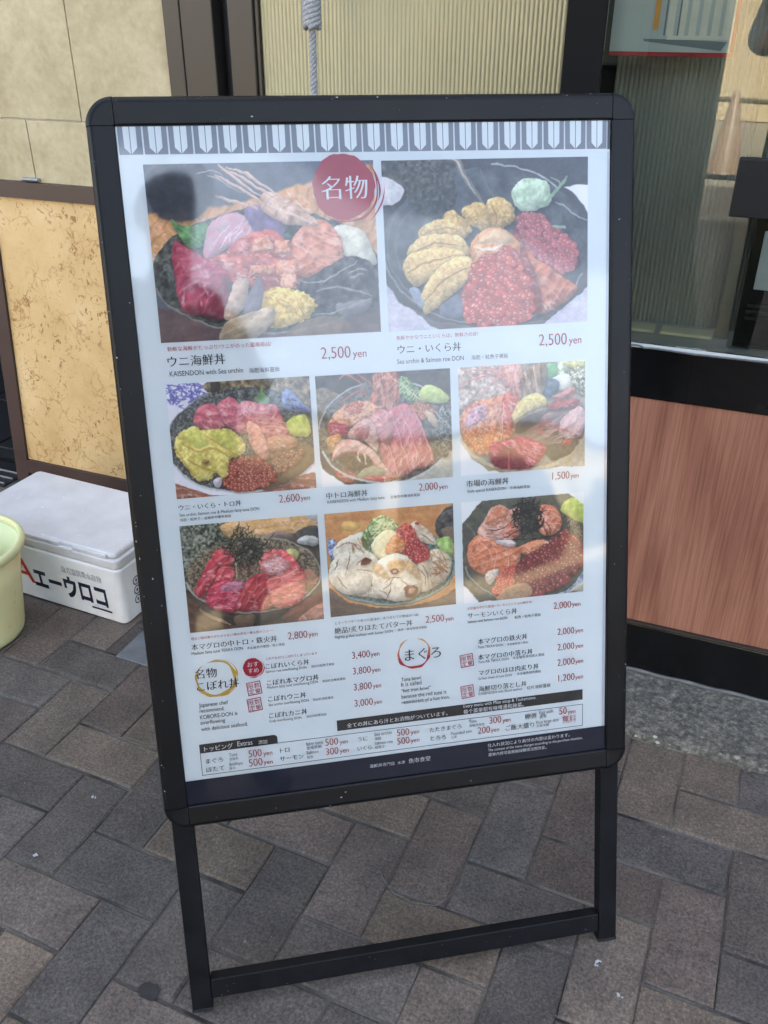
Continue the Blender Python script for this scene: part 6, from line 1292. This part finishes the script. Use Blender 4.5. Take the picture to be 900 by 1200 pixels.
for k in range(3):
    zz = 0.098 - k * 0.026
    m_.add([(0.0009 - 0.006 * (1 - zz / 0.152), 0.055 + r_ * cos(t), zz + r_ * sin(t)) for t in np.linspace(0, 2 * pi, 20, endpoint=False) for r_ in (0.0085, 0.0115)], [(2 * i, 2 * ((i + 1) % 20), 2 * ((i + 1) % 20) + 1, 2 * i + 1) for i in range(20)])
    m_.add([(0.0009 - 0.006 * (1 - zz / 0.152), 0.055 + 0.003 * cos(t), zz + 0.005 * sin(t)) for t in np.linspace(0, 2 * pi, 8, endpoint=False)], [tuple(range(8))])
fpart('round_mark', m_, M['grey_ink'], fb)

# ---- pail at the left edge
pc = (-1.462, 1.146)
pb_ = empty('pail', (pc[0], pc[1], 0)); tag(pb_, 'yellow-green plastic pail with a rolled rim at the left edge of the picture', 'pail')
m_ = MB(); m_.lathe([(0.0, 0.002), (0.094, 0.002), (0.099, 0.008), (0.1015, 0.02), (0.116, 0.14), (0.128, 0.222), (0.1255, 0.222), (0.113, 0.14), (0.099, 0.02), (0.0, 0.012)], 64); m_.build('body', M['pail'], pb_, True)
m_ = MB(); m_.lathe([(0.1275, 0.216), (0.134, 0.216), (0.139, 0.222), (0.140, 0.230), (0.137, 0.237), (0.131, 0.239), (0.1265, 0.235), (0.1255, 0.226), (0.1275, 0.216)], 64); m_.build('rim', M['pail'], pb_, True)

# ---- rope with a whipped knot in front of the glass door
rp = empty('rope', (-0.843, 1.70, 0.9)); tag(rp, 'white twisted rope with a wound knot hanging before the reeded glass door', 'rope')
def twist(z0, z1, R0, r0, turns, strands=3, mi=0, mb=None, n_=200):
    for k in range(strands):
        mb.tube([(-0.843 + R0 * cos(2 * pi * (turns * i / n_ + k / strands)), 1.70 + R0 * sin(2 * pi * (turns * i / n_ + k / strands)), z0 + (z1 - z0) * i / n_) for i in range(n_ + 1)], r0, 7, mi)
m_ = MB(); twist(0.80, 1.20, 0.0036, 0.0039, 16, 3, 0, m_); part('cord', m_, M['rope'], rp, True)
m_ = MB(); twist(1.196, 1.30, 0.0125, 0.0062, 3.2, 4, 0, m_, 120); part('knot', m_, M['rope'], rp, True)
m_ = MB(); twist(1.29, 2.0, 0.005, 0.0052, 18, 3, 0, m_, 260); part('cord', m_, M['rope'], rp, True)

# ---- steel inspection plate let into the paving
m_ = MB(); m_.box((-1.122, 1.193, -0.01), (-0.86, 1.293, 0.0012), 0, 0.002); o = m_.build('inspection_plate', M['grey_plate']); o.rotation_euler = (0, 0, 0); tag(o, 'smooth grey plate let into the paving between the foam box and the board', 'plate')

# ---- litter and grit
R_ = random.Random(31); lt = MB()
for k in range(420):
    x, y = -1.5 + 2.2 * R_.random(), 0.25 + 1.1 * R_.random(); r_ = 0.0007 + 0.0022 * R_.random() ** 3; a0 = R_.random() * 6
    lt.add([(x + r_ * (0.6 + 0.6 * R_.random()) * cos(a0 + t), y + r_ * (0.5 + 0.6 * R_.random()) * sin(a0 + t), 0.0016 + 0.0006 * R_.random()) for t in np.linspace(0, 2 * pi, 6, endpoint=False)], [tuple(range(6))], R_.choice([0, 0, 1]))
o = lt.build('grit', [M['gasket'], M['scuff']]); tag(o, 'pale grit and crumbs scattered over the dark paving', 'grit', kind='stuff')
def flake(x, y, r_, seed, lab):
    R2 = random.Random(seed); mb = MB()
    for k in range(4):
        ox, oy = x + (R2.random() - 0.5) * r_ * 1.6, y + (R2.random() - 0.5) * r_ * 1.6; a0 = R2.random() * 6
        mb.add([(ox + r_ * 0.5 * (0.5 + R2.random()) * cos(a0 + t), oy + r_ * 0.5 * (0.4 + R2.random()) * sin(a0 + t), 0.0022 + 0.003 * R2.random()) for t in np.linspace(0, 2 * pi, 7, endpoint=False)], [tuple(range(7))])
    tag(mb.build('paper_scrap', M['crumb']), lab, 'litter', 'scraps of white paper on the paving')
flake(-0.905, 0.845, 0.0045, 1, 'white paper scrap on a paving joint left of the board\'s bottom corner')
flake(-0.915, 0.705, 0.0045, 2, 'small white scrap on the paving near the lower left edge of the picture')
flake(-0.010, 0.872, 0.006, 3, 'whitish smear of paper just in front of the board\'s right foot')
flake(0.028, 0.835, 0.004, 4, 'white scrap in a paving joint below the board\'s right foot')
gs = MB(); R3_ = random.Random(3); gs.add([(-0.600 + 0.017 * (0.85 + 0.3 * R3_.random()) * cos(t), 0.583 + 0.013 * (0.85 + 0.3 * R3_.random()) * sin(t), 0.0022) for t in np.linspace(0, 2 * pi, 16, endpoint=False)], [tuple(range(16))])
tag(gs.build('gum_stain', M['stain']), 'dark round gum stain on the paving beside the board\'s left foot', 'stain')
th = MB(); tp = [(-0.375, 0.905), (-0.36, 0.885), (-0.335, 0.868), (-0.30, 0.862), (-0.265, 0.872), (-0.25, 0.893), (-0.247, 0.915)]
th.tube([(x, y, 0.0030 + 0.001 * (i % 2)) for i, (x, y) in enumerate(tp)], 0.0007, 6); tag(th.build('thread', M['gasket'], None, True), 'pale curled thread lying on the paving under the board', 'thread')

for o in (tw, pn, dr, wd, ww, pp, tb, rp, bpy.data.objects['black_plate'], bpy.data.objects['concrete_apron'], bpy.data.objects['gravel']): o.location.z += 0.012

# ---- the photographer (behind the camera, seen only mirrored in the board's film)
def person():
    r_ = empty('person', (0.14, -0.42, 0)); tag(r_, 'person with dark hair, grey shirt and dark trousers photographing the board, mirrored in its film', 'person')
    J = [(0, 0, 0.93), (0, 0, 1.12), (0, 0.01, 1.34), (0, 0.0, 1.42), (0, 0.03, 1.49), (0, 0.05, 1.56), (0, 0.05, 1.66),
         (-0.17, 0, 1.38), (-0.24, 0.06, 1.16), (-0.19, 0.24, 1.16), (-0.165, 0.33, 1.19), (0.17, 0, 1.38), (0.25, 0.05, 1.14), (-0.02, 0.25, 1.15), (-0.085, 0.33, 1.18),
         (-0.09, 0, 0.88), (-0.11, 0.02, 0.48), (-0.12, -0.01, 0.08), (-0.13, 0.14, 0.035), (0.09, 0, 0.88), (0.11, 0.02, 0.48), (0.13, -0.01, 0.08), (0.15, 0.14, 0.035)]
    E_ = [(0, 1), (1, 2), (2, 3), (3, 4), (4, 5), (5, 6), (2, 7), (7, 8), (8, 9), (9, 10), (2, 11), (11, 12), (12, 13), (13, 14), (0, 15), (15, 16), (16, 17), (17, 18), (0, 19), (19, 20), (20, 21), (21, 22)]
    RA = [.14, .13, .15, .06, .055, .085, .085, .06, .05, .038, .03, .06, .05, .038, .03, .09, .06, .045, .035, .09, .06, .045, .035]
    me = bpy.data.meshes.new('body'); me.from_pydata(J, E_, []); o = bpy.data.objects.new('body', me); COL.objects.link(o); o.parent = r_
    sk = o.modifiers.new('skin', 'SKIN'); sk.use_smooth_shade = True
    for i, q in enumerate(RA): me.skin_vertices[0].data[i].radius = (q * (1.25 if i in (0, 1, 2) else 1), q * (0.8 if i in (0, 1, 2) else 1))
    me.skin_vertices[0].data[0].use_root = True
    sd_ = o.modifiers.new('smooth', 'SUBSURF'); sd_.levels = 2; sd_.render_levels = 2
    dg = bpy.context.evaluated_depsgraph_get(); dg.update(); nm = bpy.data.meshes.new_from_object(o.evaluated_get(dg)); o.modifiers.clear(); o.data = nm; nm.name = 'body'
    nm.materials.clear()
    for k in ('skin', 'jacket', 'trousers', 'shoe'): nm.materials.append(M[k])
    for p in nm.polygons:
        c_ = p.center; p.material_index = 3 if c_.z < 0.1 else 2 if c_.z < 0.95 else (0 if c_.z > 1.45 or (c_.y > 0.2 and c_.z < 1.3) else 1)
        p.use_smooth = True
    m_ = MB(); m_.lathe([(0.0, 1.775), (0.05, 1.765), (0.09, 1.735), (0.106, 1.68), (0.103, 1.63), (0.085, 1.60)], 24, (0, 0.03, 0)); m_.build('hair', M['hair'], r_, True)
    for s_ in (-1, 1):
        m_ = MB(); m_.lathe([(0, -0.012), (0.009, -0.008), (0.012, 0), (0.009, 0.008), (0, 0.012)], 10, (s_ * 0.034, 0.132, 1.635)); m_.build('eye', M['hair'], r_, True)
    m_ = MB(); m_.tube([(0, 0.135, 1.63), (0, 0.155, 1.60), (0, 0.135, 1.592)], [0.008, 0.014, 0.010], 8); m_.tube([(-0.025, 0.130, 1.565), (0, 0.138, 1.565), (0.025, 0.130, 1.565)], 0.006, 8); m_.build('face', M['skin'], r_, True)
    # five fingers on each hand, closed round the phone
    for hx, s_ in ((-0.165, 1), (-0.085, -1)):
        m_ = MB()
        for k, ln_ in enumerate((0.060, 0.068, 0.064, 0.052)):
            z = 1.235 - k * 0.019; m_.tube([(hx, 0.335, z - 0.02), (hx - s_ * 0.012, 0.360, z), (hx - s_ * 0.006, 0.382, z + 0.003), (hx + s_ * ln_ * 0.22, 0.386, z + 0.004)], [0.010, 0.0095, 0.0085, 0.007], 8)
        m_.tube([(hx, 0.33, 1.20), (hx + s_ * 0.02, 0.352, 1.225), (hx + s_ * 0.032, 0.368, 1.245)], [0.012, 0.011, 0.008], 8); m_.build('hand', M['skin'], r_, True)
    return r_
person()
ph = MB(); ph.box((-0.037, -0.0285, 1.149), (0.037, -0.0205, 1.304), 0, 0.004); tag(ph.build('phone', M['phone']), 'black phone held up by the person facing the board', 'phone')
